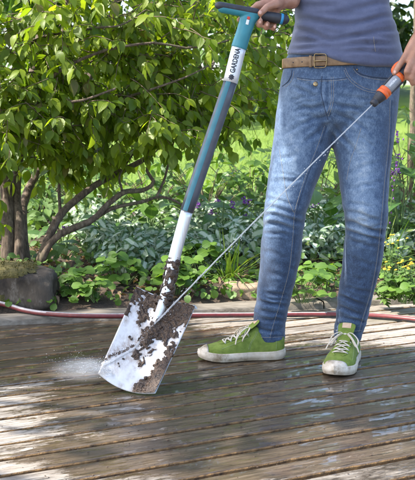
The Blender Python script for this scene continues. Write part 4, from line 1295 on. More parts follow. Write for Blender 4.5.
mobj('rear_grip', *tube(spline(np.array([nz_t + nax * .108, nz_u - nax * .004, nz_u + nax * .03, hd_end + np.array([.03, .01, -.045]), hd_end + np.array([.05, .015, -.10])]), 24), np.interp(np.linspace(0, 1, 24), [0, .1, .5, 1], [.0165, .0185, .0185, .0155]), 20), m_black, gun)
side_ = MB()
sd_ = norm(np.cross(nax, [0, 1, 0])); sd_ = sd_ if sd_[2] > 0 else -sd_
face_ = np.array([0, -1., 0])
for o_ in (-1, 1):
    pth = [nz_t + nax * s + sd_ * o_ * h + face_ * .005 for s, h in ((.066, .0165), (.09, .0178), (.112, .0185))]
    side_.add(*tube(spline(np.array(pth), 10), [[.0028, .0065]] * 10, 10, up=sd_, round_cap=True))
side_.build('side_rails', m_black, gun)
tg = spline(np.array([nz_t + nax * .112 + sd_ * .012, nz_t + nax * .118 + sd_ * .026, nz_t + nax * .135 + sd_ * .030, nz_t + nax * .155 + sd_ * .026]), 16)
mobj('trigger', *tube(tg, [[.0055, .0085]] * 16, 12, up=sd_, round_cap=True), m_orange, gun)
bd = tube(np.array([nz_t + nax * .108, nz_t + nax * .122]), .0196, 24); mobj('rear_collar', *bd, m_orange, gun)
# hose end running from the gun out of the picture
he = hd_end + np.array([.05, .015, -.10])
tail = spline(np.array([he, he + [.015, .0, -.15], he + [.10, .05, -.45], he + [.35, .2, -.78], np.array([1.55, 3.05, .0125])]), 60); tail[:, 2] = np.maximum(tail[:, 2], .0125)
mobj('supply_hose', *tube(tail, .0115, 12), m_hr, gun)

m_water, nt_, out = new_mat('water_jet'); t = NT(nt_)
b1 = t.n('ShaderNodeBsdfGlass'); b1.inputs['IOR'].default_value = 1.33; b1.inputs['Roughness'].default_value = .12
b2 = t.n('ShaderNodeBsdfTranslucent'); b2.inputs['Color'].default_value = (.93, .95, .98, 1)
b3 = t.n('ShaderNodeBsdfDiffuse'); b3.inputs['Color'].default_value = (.9, .92, .95, 1)
m1 = t.n('ShaderNodeMixShader'); m1.inputs[0].default_value = .5; t.link(b2.outputs[0], m1.inputs[1]); t.link(b3.outputs[0], m1.inputs[2])
m2 = t.n('ShaderNodeMixShader'); m2.inputs[0].default_value = .40; t.link(b1.outputs[0], m2.inputs[1]); t.link(m1.outputs[0], m2.inputs[2])
t.link(m2.outputs[0], out.inputs['Surface'])
BLB = BVHTree.FromPolygons([tuple(q) for q in np.vstack([front, back])], blade_o.data.polygons and [list(p.vertices) for p in blade_o.data.polygons])
hh_, hn_ = hit(BLB, 143, 336)
tgt = hh_
js = nz_t - nax * .001
cornL0 = blade(np.array([.06]), np.array([.99]))[0]
jp = np.linspace(js, tgt, 90)
sag = np.linspace(0, 1, 90); jp[:, 2] += .006 * 4 * sag * (1 - sag)
jw = sag ** 1.3 * .0009
jp = jp + np.array([[noise.noise(Vector((s_ * 26, 3 * q, 1))) for q in range(3)] for s_ in sag]) * jw[:, None]
jr = np.interp(sag, [0, .1, .6, 1], [.0015, .0018, .0021, .0024]) * (1 + .16 * np.array([noise.noise(Vector((s * 60, 1, 0))) for s in sag]))
jb = MB(); jb.add(*tube(jp, np.c_[jr, jr], 10))
# the jet runs on as a thin film over the blade to its lower left edge
BPf = lambda s_, t_, o_: blade(np.array([s_]), np.array([t_]), o_)[0]
fp = spline(np.array([tgt + ndir * .002, BPf(.36, .60, .0035), BPf(.20, .74, .003), BPf(.06, .86, .003), BPf(.0, .90, .003)]), 40)
jb.add(*tube(fp, np.c_[np.interp(np.linspace(0, 1, 40), [0, .3, 1], [.0024, .0036, .006]) * (1 + .35 * np.array([noise.noise(Vector((i * .35, 8, 0))) for i in range(40)])), np.full(40, .0009)], 12, up=np.cross(ndir, cornL0 - tgt)))
jet = jb.build('water_jet', m_water, loc=tgt)
tag(jet, 'thin white water jet from the spray gun striking the spade blade', 'water jet')
# sheet of water deflected down the blade, then droplets and mist at its left corner
dr = MB()
def drop(c, r, d=None, st=1.0):
    v, f = ball((0, 0, 0), (r, r, r * st), 6, 4)
    if d is not None:
        d = norm(d); a = norm(np.cross(d, [.3, .5, .8])); b = np.cross(d, a); v = v @ np.array([a, b, d])
    dr.add(v + c, f)
cornL = blade(np.array([.015]), np.array([.95]))[0]
for _ in range(150):                              # droplets shed along the jet
    s = rng.random() ** .6; c = js + (tgt - js) * s + rng.normal(0, .0035 + .004 * s, 3); drop(c, rng.uniform(.0004, .0010), tgt - js, rng.uniform(1.5, 4))
for _ in range(260):                              # rebound round the strike point and down the blade
    u = rng.random(); c = tgt + (cornL - tgt) * u + ndir * abs(rng.normal(0, .012)) + rng.normal(0, .010, 3); drop(c, rng.uniform(.0003, .0008), cornL - tgt, rng.uniform(1, 3.5))
for _ in range(1500):                             # fan of spray at the foot of the blade
    a = rng.normal(R(190), R(38)); rr_ = abs(rng.normal(0, .075)); el = abs(rng.normal(0, .22))
    d = np.array([math.cos(a) * math.cos(el), math.sin(a) * math.cos(el) * .7, math.sin(el)])
    c = cornL + np.array([.03, -.01, 0]) + d * rr_; c[2] = max(c[2] * 1.0, .0015)
    drop(c, rng.uniform(.0002, .0006), d + [0, 0, -.3], rng.uniform(1, 4))
spr = dr.build('water_spray', m_water, loc=cornL)
tag(spr, 'white spray of droplets bursting at the lower left corner of the blade', 'water spray', kind='stuff')
sp_ = MB()
for _ in range(110):
    a = rng.uniform(0, 6.28); r_ = abs(rng.normal(0, .17)); c = blade(np.array([.75]), np.array([1.]))[0] + np.array([math.cos(a) * r_ * 1.3 + .03, math.sin(a) * r_ * .9 - .03, 0]); c[2] = .0008
    k_ = rng.uniform(.0006, .0022)
    v, f = ball((0, 0, 0), (k_ * rng.uniform(.8, 1.8), k_, k_ * .45), 7, 5)
    v = v * (1 + .4 * np.array([noise.noise(Vector(p * 300 + np.array([_, 0, 0]))) for p in v]))[:, None]; sp_.add(v + c, f)
for _ in range(500):
    c = G(rng.uniform(-20, 440), rng.uniform(325, 490)); c[2] = .0006; k_ = rng.uniform(.0006, .0018)
    v, f = ball(c, (k_ * rng.uniform(.8, 2), k_, k_ * .5), 6, 4); sp_.add(v, f)
so2 = sp_.build('mud_spatter', m_mud, loc=blade(np.array([.75]), np.array([1.]))[0]); tag(so2, 'small crumbs of mud and grit scattered on the wet boards around the spade', 'mud', kind='stuff')
m_mist, nt_, out = new_mat('mist_volume'); t = NT(nt_)
tc_ = t.n('ShaderNodeTexCoord'); ln = t.n('ShaderNodeVectorMath', operation='LENGTH'); sh_ = t.n('ShaderNodeVectorMath', operation='SUBTRACT'); t.link(tc_.outputs['Object'], sh_.inputs[0]); sh_.inputs[1].default_value = (.48, 0, 0)
t.link(sh_.outputs[0], ln.inputs[0])
ln2 = t.n('ShaderNodeVectorMath', operation='LENGTH'); t.link(tc_.outputs['Object'], ln2.inputs[0])
fall = t.math('MULTIPLY', t.maprange(ln.outputs['Value'], .0, 1.5, 1, 0), t.maprange(ln2.outputs['Value'], .55, 1.0, 1, 0))
mpn = t.n('ShaderNodeMapping'); mpn.inputs['Scale'].default_value = (.8, 1.6, 1.8); t.link(tc_.outputs['Object'], mpn.inputs['Vector'])
nn3 = t.maprange(t.noise(mpn.outputs[0], 4.5, 6, .68, .8), .40, .72, 0, 1)
pv_ = t.n('ShaderNodeVolumePrincipled'); pv_.inputs['Color'].default_value = (.97, .98, 1, 1); pv_.inputs['Anisotropy'].default_value = .2
t.link(t.math('MULTIPLY', t.math('MULTIPLY', t.math('MULTIPLY', fall, fall), nn3), 60.0), pv_.inputs['Density'])
t.link(pv_.outputs[0], out.inputs['Volume'])
mi_v, mi_f = ball((0, 0, 0), (1, 1, 1), 24, 16)
mist = mobj('mist', mi_v, mi_f, m_mist, local=True)
mist.location = tuple(cornL + np.array([-.060, -.012, .004])); mist.scale = (.135, .085, .042); mist.rotation_euler[2] = R(12)
tag(mist, 'pale cloud of fine mist hanging over the boards beside the blade corner', 'mist', kind='stuff')

# ================================================================== planting
m_leaf = leaf_mat('shrub_leaf', (.095, .165, .009), (.245, .320, .020), .58, .42, .22, odd=(.19, .17, .05))
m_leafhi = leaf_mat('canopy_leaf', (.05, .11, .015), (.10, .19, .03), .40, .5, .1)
m_lam = leaf_mat('silver_leaf', (.24, .31, .22), (.46, .53, .43), .22, .6, .35, edge=(.05, .12, .03))
m_weed = leaf_mat('bright_leaf', (.06, .135, .016), (.125, .23, .03), .4, .5, .3)
m_broad = leaf_mat('broad_leaf', (.055, .13, .02), (.11, .21, .035), .35, .45, .35)
m_mint = leaf_mat('mid_green_leaf', (.07, .14, .03), (.13, .22, .05), .35, .55, .3)
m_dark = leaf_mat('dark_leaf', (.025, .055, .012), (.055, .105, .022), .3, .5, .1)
m_litter = leaf_mat('dry_leaf', (.10, .055, .03), (.26, .17, .10), .15, .8, .2)
m_bark, nt_, out = new_mat('bark'); t = NT(nt_)
v_ = t.coords((1, 1, .3)); f_ = t.noise(v_, 75, 7, .75); g_ = t.noise(t.coords(), 7, 4)
c_ = t.ramp(f_, [(.35, (.035, .024, .016)), (.55, (.14, .10, .07)), (.72, (.28, .225, .17))])
c_ = t.mix(t.maprange(g_, .5, .7, 0, .35), c_, (.10, .13, .055))
t.bsdf(out, c_, .9, 0, t.bump(f_, .9, .006))
m_twig = simple('twig_bark', (.16, .11, .075), (.08, .055, .035), .85, scale=40, bump=.5, bscale=160, bdist=.002)
m_stem = simple('green_stem', (.12, .19, .05), (.07, .12, .03), .6, scale=40, bump=.1)
m_purple = simple('purple_petal', (.22, .06, .34), (.13, .03, .22), .7, scale=120, bump=.2)
m_yellow = simple('yellow_petal', (.75, .48, .02), (.62, .30, .015), .7, scale=90, bump=.2)
m_whitefl = simple('white_petal', (.8, .8, .76), (.7, .7, .64), .7, scale=90, bump=.1)
m_grass = leaf_mat('grass_blade', (.07, .15, .015), (.17, .24, .04), .35, .5, .0)
m_rock, nt_, out = new_mat('rock'); t = NT(nt_)
v_ = t.coords(); f_ = t.noise(t.coords((1, 1, .4)), 24, 7, .7); g_ = t.noise(v_, 6, 4)
c_ = t.ramp(f_, [(.36, (.014, .010, .007)), (.54, (.050, .037, .026)), (.67, (.20, .175, .145))])
c_ = t.mix(t.maprange(g_, .45, .7, 0, .5), c_, (.17, .13, .09))
t.bsdf(out, c_, .85, 0, t.bump(f_, .8, .01))
m_sand, nt_, out = new_mat('sandstone'); t = NT(nt_)
f_ = t.noise(t.coords(), 18, 6, .65)
t.bsdf(out, t.ramp(f_, [(.3, (.16, .11, .07)), (.7, (.36, .27, .18))]), .9, 0, t.bump(f_, .7, .01))
m_moss = simple('dry_moss', (.16, .13, .035), (.055, .05, .014), .95, scale=40, bump=1, bdist=.01, bscale=140)

# ---- the big leafy shrub on the left: several stems from one stool
tr_root = G(14, 279, .02)
tree = empty('leafy_shrub', (tr_root[0], tr_root[1], 0), 'large multi-stemmed leafy shrub filling the upper left behind the mossy rock', 'shrub')
wood = MB()
def limb(pts, r0, r1, n=11, k=22, mb=wood, wob=.004):
    pts = spline(np.array(pts, float), k)
    L = np.linspace(0, 1, k)
    pts = pts + np.array([[noise.noise(Vector((p[0] * 9, p[1] * 9, p[2] * 9 + q * 7))) for q in range(3)] for p in pts]) * wob
    rr = .85 * (r0 + (r1 - r0) * L) * (1 + .10 * np.array([noise.noise(Vector((s * 11, r0 * 300, 0))) for s in L]))
    mb.add(*tube(pts, rr, n, round_cap=False))
Yt = tr_root[1]
limb([P(6, 284, Yt), P(8, 235, Yt), P(5, 175, Yt + .05), P(-8, 80, Yt + .1), P(-14, -60, Yt + .25), P(-60, -300, Yt + .5), P(-90, -600, Yt + .8)], .040, .018)
limb([P(18, 285, Yt - .03), P(20, 232, Yt), P(16, 190, Yt + .08), P(24, 120, Yt + .2), P(42, 20, Yt + .4), P(60, -140, Yt + .7), P(70, -420, Yt + 1.1)], .034, .016)
limb([P(29, 283, Yt + .03), P(23, 236, Yt + .05), P(28, 190, Yt + .2), P(70, 120, Yt + .5), P(110, 20, Yt + .8), P(150, -140, Yt + 1.2), P(180, -400, Yt + 1.6)], .030, .014)
limb([P(-8, 284, Yt), P(-12, 230, Yt), P(-22, 150, Yt - .1), P(-60, 20, Yt - .1), P(-130, -200, Yt + .2), P(-200, -480, Yt + .7)], .034, .014)
limb([P(33, 276, Yt), P(45, 248, Yt), P(58, 218, Yt + .06), P(76, 200, Yt + .10), P(101, 182, Yt + .15), P(137, 163, Yt + .25), P(156, 150, Yt + .35), P(190, 110, Yt + .5), P(215, 60, Yt + .7)], .027, .009)
limb([P(36, 272, Yt - .02), P(56, 237, Yt - .02), P(91, 221, Yt), P(108, 204, Yt + .04), P(124, 192, Yt + .06), P(142, 190, Yt + .1), P(153, 182, Yt + .1), P(147, 168, Yt + .14), P(160, 140, Yt + .3)], .022, .007)
limb([P(62, 234, Yt), P(86, 224, Yt + .05), P(111, 209, Yt + .05), P(140, 202, Yt + .08), P(160, 197, Yt + .1), P(178, 203, Yt + .1), P(190, 212, Yt + .16)], .014, .005)
limb([P(157, 197, Yt + .1), P(164, 180, Yt + .14), P(172, 150, Yt + .2), P(178, 120, Yt + .3)], .008, .004)
limb([P(122, 190, Yt + .06), P(120, 175, Yt + .1), P(134, 152, Yt + .15), P(140, 130, Yt + .2)], .007, .003)
limb([P(22, 150, Yt - .1), P(35, 110, Yt - .15), P(44, 88, Yt - .18), P(55, 74, Yt - .2), P(76, 62, Yt - .2), P(108, 50, Yt - .2), P(150, 43, Yt - .15), P(192, 48, Yt - .1), P(230, 40, Yt)], .013, .004)
limb([P(30, 118, Yt - .15), P(50, 108, Yt - .2), P(68, 102, Yt - .25), P(86, 99, Yt - .27), P(116, 89, Yt - .28)], .010, .005)
limb([P(20, 50, Yt - .1), P(50, 35, Yt - .14), P(95, 28, Yt - .16), P(120, 25, Yt - .16), P(146, 10, Yt - .1)], .009, .003)
limb([P(110, 110, Yt + .4), P(160, 70, Yt + .2), P(180, 40, Yt + .1), P(193, 6, Yt + .1), P(205, -40, Yt + .2)], .013, .010)
limb([P(52, -30, Yt - .2), P(52, 0, Yt - .22), P(50, 22, Yt - .22), P(48, 42, Yt - .22)], .005, .003)
limb([P(120, 100, Yt), P(150, 90, Yt - .1), P(185, 78, Yt - .1), P(215, 62, Yt)], .008, .003)
limb([P(60, 95, Yt + .4), P(58, 60, Yt + .4), P(64, 25, Yt + .5), P(70, -40, Yt + .6)], .014, .012)
limb([P(60, 216, Yt + .06), P(60, 170, Yt + .2), P(70, 120, Yt + .3)], .010, .006)
trunk = wood.build('trunk', m_bark, tree)

green = MB(); twigs = MB()
cl = [((5, 60), 4.35, (.28, .25, .42), 70), ((60, 40), 4.45, (.30, .25, .34), 66), ((125, 40), 4.6, (.32, .28, .34), 70), ((190, 40), 4.75, (.32, .3, .34), 60), ((250, 35), 5.0, (.30, .3, .34), 46),
      ((4, 118), 4.25, (.12, .16, .18), 30), ((65, 108), 4.45, (.24, .25, .15), 46), ((125, 100), 4.55, (.27, .25, .12), 44), ((185, 92), 4.75, (.26, .28, .14), 38), ((235, 95), 5.0, (.26, .28, .17), 30), ((275, 88), 5.3, (.2, .25, .25), 18),
      ((-16, 180), 4.2, (.07, .08, .24), 26), ((45, 142), 4.5, (.14, .14, .10), 18), ((205, 118), 4.7, (.12, .15, .07), 12), ((150, 122), 4.5, (.16, .15, .05), 14), ((80, 146), 4.65, (.16, .2, .06), 20), ((165, 138), 4.75, (.14, .2, .05), 12), ((60, 165), 4.7, (.08, .15, .06), 10), ((112, 150), 4.9, (.12, .2, .06), 10),
      ((-80, 60), 4.4, (.3, .3, .6), 60), ((90, -70), 4.8, (.7, .4, .3), 100), ((230, -80), 5.1, (.45, .4, .3), 50),
      ((40, 60), 5.3, (.5, .35, .5), 30), ((150, 50), 5.5, (.5, .35, .42), 22), ((250, 55), 5.8, (.35, .3, .4), 10)]
for (px_, py_), Yc, rr_, n_ in cl:
    c = P(px_, py_, Yc)
    d3 = rng.normal(0, 1, (n_, 3)); d3 = norm(d3) * (rng.random((n_, 1)) ** .45)
    n_ = n_; st_ = c + d3 * np.array(rr_)
    dirs = norm(d3 * np.array([1, 1, .5]) + np.array([.15, -.30, .0]) + rng.normal(0, .35, (n_, 3)))
    twig_set(st_ - dirs * .1, dirs, rng.uniform(.14, .30, n_), .063, .58, .038, .75, twigs, green)
print('shrub leaves', len(green.v), green.n // 11)
# high crown over the deck (above the frame): larger shoots, it shades the boards
SUNV = np.array(sundir)
hi = [((-.6, 5.3, 2.3), (.9, .6, .5), 50), ((-.9, 5.6, 3.1), (.9, .7, .6), 60), ((.2, 5.9, 2.7), (.7, .6, .6), 40)]
SUNPATCH = [(-.48, 2.35, .12), (-.42, 2.08, .11), (-.40, 2.56, .08), (-.24, 2.0, .06), (-.62, 2.7, .12), (-.30, 2.84, .10), (.34, 2.06, .12), (.45, 2.30, .10), (.20, 2.0, .07), (.60, 3.35, .16), (.74, 3.62, .20), (.35, 3.75, .12)]
def high_crown(hi, twigs, green, base, leafL, lim=None):
    S_, D_, L_ = [], [], []
    for c, rr_, n_ in hi:
        d3 = norm(rng.normal(0, 1, (n_, 3))) * (rng.random((n_, 1)) ** .4)
        S_.append(np.array(c) + d3 * np.array(rr_)); D_.append(norm(d3 * [1, 1, .4] + rng.normal(0, .4, (n_, 3)))); L_.append(rng.uniform(.4, .7, n_))
    S_ = np.vstack(S_); D_ = np.vstack(D_); L_ = np.concatenate(L_)
    keep = np.ones(len(S_), bool)
    for gx, gy, gr in SUNPATCH:                      # openings in the crown where the photograph has sun flecks on the boards
        for u in (0, .5, 1):
            q = S_ + D_ * (L_ * u)[:, None] - np.array([gx, gy, 0]); al = q @ SUNV
            keep &= np.linalg.norm(q - al[:, None] * SUNV, axis=1) > gr + .10
    twig_set(S_[keep], D_[keep], L_[keep], leafL, .56, .085, .6, twigs, green)
    for i in range(26):
        b = S_[rng.integers(len(S_))]; a = np.array(base) + rng.normal(0, .08, 3)
        limb([a, (a + b) / 2 + rng.normal(0, .1, 3), b], .016, .005, 6, 10, twigs)
high_crown(hi, twigs, green, P(70, -300, Yt + .6), .10)
twigs.build('branches', m_twig, tree)
green.build('crown', m_leaf, tree, uv=True)
print('leaves total', green.n // 11)
# ---- unseen tree added left of the deck: its crown keeps the sun off the boards
st_root = empty('added_shade_tree', (-4.3, 2.3, 0), 'tall unseen tree added left of the deck so that its crown shades the boards', 'tree')
tb = MB(); g2 = MB(); w2 = MB()
limb([(-4.3, 2.3, -.1), (-4.28, 2.32, 1.0), (-4.2, 2.3, 2.2), (-3.9, 2.25, 3.6)], .13, .06, 14, 20, tb)
for bx, by, bz in ((-2.6, 1.9, 3.2), (-2.2, 2.7, 3.3), (-3.0, 1.2, 3.5), (-3.2, 2.9, 3.9), (-1.6, 2.2, 3.4)):
    limb([(-4.2, 2.3, 2.1), ((-4.2 + bx) / 2, (2.3 + by) / 2, (2.3 + bz) / 2 + .3), (bx, by, bz)], .05, .015, 8, 14, tb)
tb.build('trunk', m_bark, st_root)
high_crown([((-2.3, 1.7, 3.0), (.9, .7, .5), 120), ((-2.2, 2.5, 3.0), (.9, .55, .5), 130), ((-3.2, 1.5, 3.3), (.9, .8, .6), 110), ((-3.3, 2.5, 3.5), (.9, .6, .6), 100), ((-1.5, 2.1, 3.0), (.7, .8, .45), 110), ((-1.35, 2.65, 3.0), (.65, .35, .4), 110), ((-2.6, 2.1, 3.9), (1.3, .8, .5), 120), ((-1.95, 2.5, 3.6), (.6, .4, .35), 90)], w2, g2, (-4.1, 2.3, 2.6), .125)
w2.build('branches', m_twig, st_root); g2.build('crown', m_leafhi, st_root, uv=True)

# ---- mossy rock
def rock(name, c, rx, ry, rz, mat, seed, label, cat, flat=.0, res=26):
    v, f = ball((0, 0, 0), (1, 1, 1), res * 2, res)
    p = np.sign(v) * np.abs(v) ** .62; p = p / np.maximum(1e-6, (np.abs(p) ** 5).sum(1, keepdims=True) ** .2) 
    n_ = nz(p, 1.3, seed) * .16 + nz(p, 4, seed + 3) * .06 + nz(p * [1, 1, .6], 11, seed + 5) * .025
    p = p * (1 + n_[:, None])
    o = np.array([rx, ry, rz]) * p
    o[:, 2] += rz * .78
    r_ = empty(name, c, label, cat)
    mobj('stone', o + c, f, mat, r_)
    return r_, o, f, n_
rc = G(8, 311, .022) + np.array([0, .105, 0]); rc[2] = .018
rroot, ro, rf, rn_ = rock('rock', rc, .165, .110, .088, m_rock, 4.2, 'squat grey rock with a cap of brown moss at the left edge of the deck', 'rock')
me_n = vnormals(ro, rf)
tmask = sm(me_n[:, 2] + nz(ro, 16, 2) * .45 - sm(ro[:, 0], .02, .09) * .8 + (ro[:, 0] < -.02) * .15, .15, .40)
n_a = nz(ro, 40, 1); n_b = nz(ro, 110, 6)
fm = [q for q in rf if np.mean([tmask[i] for i in q]) > .35]
us_ = sorted({i for q in fm for i in q}); mp_ = {x: i for i, x in enumerate(us_)}
mv_ = ro + me_n * (tmask * (.012 + n_a * .007 + n_b * .005) - (1 - tmask) * .004)[:, None]
moss = mobj('moss', mv_[us_] + rc, [[mp_[i] for i in q] for q in fm], m_moss, rroot)
# moss fronds and fallen bits
k = rng.choice(us_, 1500); pos = ro[k] + rng.normal(0, .006, (1500, 3)); dd = me_n[k] + rng.normal(0, .8, (1500, 3)) + [0, 0, .2]
keepm = tmask[k] > .4
lv, lf, lu = leaves(pos[keepm] + rc + me_n[k][keepm] * .008, dd[keepm], rng.normal(0, 1, (keepm.sum(), 3)), rng.uniform(.005, .013, keepm.sum()), rng.uniform(.003, .006, keepm.sum()), .2, .4, 'lance')
m_frond = leaf_mat('moss_frond', (.05, .05, .012), (.15, .12, .035), .2, .8, .0)
mobj('moss_fronds', lv, lf, m_frond, moss, uv=lu)
sc_ = G(243, 297.5, .03)
rock('stone', sc_ + np.array([0, .05, -.01]), .085, .06, .035, m_sand, 9.1, 'low sandy coloured stone at the bed edge behind the spade shaft and trousers', 'stone', res=18)

# ---- ground litter
def bed_points(n, px0, px1, q0, q1):
    """points on the bed: px range at the front edge, q metres behind the timber"""
    x = rng.uniform(px0, px1, n); q = rng.uniform(q0, q1, n) 
    a = eA * np.array([1, 1, 0]); 
    base = a + ((x - 60) / 195.0)[:, None] * (np.linalg.norm((eB - eA)[:2])) * ed
    p = base + q[:, None] * en; p[:, 2] = .05 + np.clip(q * .2, 0, .03)
    return p
n_ = 5200
pos = bed_points(n_, -350, 900, .06, 1.6); pos[:, 2] += rng.uniform(-.03, .02, n_)
lv, lf, lu = leaves(pos, rng.normal(0, 1, (n_, 3)) * [1, 1, .12], rng.normal(0, .28, (n_, 3)) + [0, 0, 1], rng.uniform(.02, .055, n_), rng.uniform(.012, .028, n_), .5, .7, 'ovate')
li = mobj('leaf_litter', lv, lf, m_litter, uv=lu); tag(li, 'brown dry fallen leaves covering the soil of the bed', 'leaf litter', kind='stuff')

# ---- silver-leaved ground cover
def carpet(n, px0, px1, q0, q1, h0, h1, L, mat, shape, ratio, name, label, cat, hump=None, stuff=True):
    pos = bed_points(n, px0, px1, q0, q1)
    hump_ = np.array([.5 + .5 * noise.noise(Vector((p[0] * 2.3, p[1] * 2.3, 4))) + .35 * noise.noise(Vector((p[0] * 7, p[1] * 7, 9))) for p in pos]).clip(0, 1.2)
    pos[:, 2] += h0 + (h1 - h0) * hump_ * rng.random(n) ** .5
    dd = rng.normal(0, 1, (n, 3)) * [1, 1, .25] + [0, -.55, -.30]
    nn = rng.normal(0, .35, (n, 3)) + [0, -.55, .9]
    LL = L * rng.uniform(.55, 1.2, n)
    lv, lf, lu = leaves(pos, dd, nn, LL, LL * ratio, .25, .3, shape)
    o = mobj(name, lv, lf, mat, uv=lu); tag(o, label, cat, kind='stuff')
    return o
carpet(4800, 118, 560, .40, 2.0, .0, .30, .052, m_lam, 'heart', .8, 'silver_ground_cover', 'silvery variegated dead-nettle leaves carpeting the bed behind the spade and legs', 'ground cover')
carpet(2600, -260, 760, .30, 2.3, .0, .15, .05, m_mint, 'ovate', .62, 'green_ground_cover', 'mid green low leaves growing among the silvery leaves of the bed', 'ground cover')
carpet(3400, -400, 900, 1.6, 2.9, .05, .36, .075, m_mint, 'ovate', .55, 'back_bed_foliage', 'mass of green leaves along the far side of the bed before the lawn', 'ground cover')

carpet(1100, -200, 700, .02, .40, -.01, .035, .032, m_weed, 'round', .9, 'creeping_weeds', 'small creeping green leaves along the front edge of the bed', 'ground cover')
# ---- individual plants
def place(o, p): o.location = tuple(p); OFF[o] = np.array(p)
def plant_root(name, p, label, cat, group=None): return empty(name, p, label, cat, group)
def weed(p, label, n=26, R_=.10, H=.10, L=.05, mat=None, shape='round', ratio=.9, grp=None, name='weed'):
    r = plant_root(name, p, label, 'plant', grp)
    sm_ = MB(); pos, dd, nn, LL = [], [], [], []
    for i in range(n):
        a = rng.uniform(0, 2 * math.pi); rad = R_ * rng.random() ** .6; h = H * rng.uniform(.3, 1.1)
        tip = np.array(p) + [math.cos(a) * rad, math.sin(a) * rad, h]; b0 = np.array(p) + [math.cos(a) * rad * .2, math.sin(a) * rad * .2, -.01]
        sm_.add(*tube(spline(np.array([b0, (b0 + tip) / 2 + [0, 0, h * .15], tip]), 6), .0012, 5, cap=False))
        for j in range(3 if shape == 'round' else 1):
            b = a + (j - 1) * 1.5 + rng.normal(0, .3)
            pos.append(tip); dd.append([math.cos(b), math.sin(b), rng.uniform(-.35, .15)]); nn.append([math.cos(a) * .25, -.35 + math.sin(a) * .25, 1]); LL.append(L * rng.uniform(.6, 1.15))
    LL = np.array(LL); lv, lf, lu = leaves(pos, dd, nn, LL, LL * ratio, .2, .25, shape)
    mobj('foliage', lv, lf, mat or m_weed, r, uv=lu); sm_.build('stems', m_stem, r)
    return r
def at(px_, py_): return G(px_, py_, .05)
GW = 'bright green weeds at the front of the bed'
weed(at(73, 297), 'low bright green weed beside the right side of the mossy rock', 16, .085, .12, .045, grp=GW)
weed(at(96, 300), 'small bright green weed midway between the rock and the spade blade', 10, .06, .08, .04, grp=GW)
weed(at(121, 288), 'leafy green weed just left of the spade blade top', 22, .10, .14, .05, grp=GW)
weed(at(178, 292), 'bright green weed directly behind the spade socket', 22, .09, .14, .055, grp=GW)
weed(at(203, 282), 'taller bright green weed right of the spade socket', 24, .11, .17, .055, grp=GW)
weed(at(302, 300), 'bright green trailing weed between the two trouser legs', 26, .12, .12, .045, grp=GW)
weed(at(325, 294), 'yellow green weed against the inner side of the right trouser leg', 16, .08, .12, .045, grp=GW)
weed(at(-30, 296), 'bright green weed left of the mossy rock', 18, .1, .12, .05, grp=GW)
weed(at(405, 301), 'bright green weed at the right edge below the yellow flowers', 16, .08, .09, .04, grp=GW)

def broad(p, label, n=9, H=.32, L=.17, W_=.09, mat=None, grp=None, name='broad_leaf_plant', spread=.12, erect=.8):
    r = plant_root(name, p, label, 'plant', grp)
    sm_ = MB(); pos, dd, nn, LL = [], [], [], []
    for i in range(n):
        a = 2.4 * i + rng.normal(0, .3); h = H * (.35 + .65 * i / n) * rng.uniform(.85, 1.1); rad = spread * rng.uniform(.5, 1.1) * (1.2 - .6 * i / n)
        b0 = np.array(p) + [0, 0, -.02]; tip = np.array(p) + [math.cos(a) * rad, math.sin(a) * rad, h]
        sm_.add(*tube(spline(np.array([b0, np.array(p) + [math.cos(a) * rad * .35, math.sin(a) * rad * .35, h * .7], tip]), 8), [.0035, .003, .003, .003, .0025, .0025, .002, .002], 6, cap=False))
        pos.append(tip); dd.append([math.cos(a), math.sin(a), erect * rng.uniform(.2, 1)]); nn.append([-math.cos(a) * .6, -math.sin(a) * .6 - .3, 1]); LL.append(L * rng.uniform(.75, 1.15))
    LL = np.array(LL); lv, lf, lu = leaves(pos, dd, nn, LL, LL * (W_ / L), .22, .45, 'ovate')
    mobj('foliage', lv, lf, mat or m_broad, r, uv=lu); sm_.build('stems', m_stem, r)
    return r
GB = 'broad-leaved green plants in the bed'
broad(at(222, 262), 'upright broad-leaved green plant right of the grey spade shaft', 11, .34, .15, .075, grp=GB)
broad(at(248, 258), 'broad-leaved green plant half hidden by the left trouser leg', 10, .30, .15, .08, grp=GB)
broad(at(314, 262), 'broad-leaved green plant showing between the trouser legs', 12, .34, .15, .08, grp=GB)
broad(at(330, 255), 'second broad-leaved plant behind the right trouser leg', 10, .30, .16, .08, grp=GB)
broad(at(398, 262), 'tall broad-leaved plant beside the right knee', 12, .46, .18, .10, grp=GB)
broad(at(418, 252), 'large broad-leaved plant at the right picture edge', 12, .52, .20, .11, grp=GB)
broad(at(445, 262), 'broad-leaved plant beyond the right picture edge', 11, .45, .18, .10, grp=GB)
broad(at(150, 255), 'broad-leaved green plant left of the silver spade tube', 9, .26, .12, .065, grp=GB)
broad(at(64, 262), 'broad-leaved green plant below the crossing branches', 9, .24, .12, .065, grp=GB)
broad(at(92, 268), 'low broad-leaved green plant left of the spade under the branches', 9, .18, .11, .06, grp=GB)

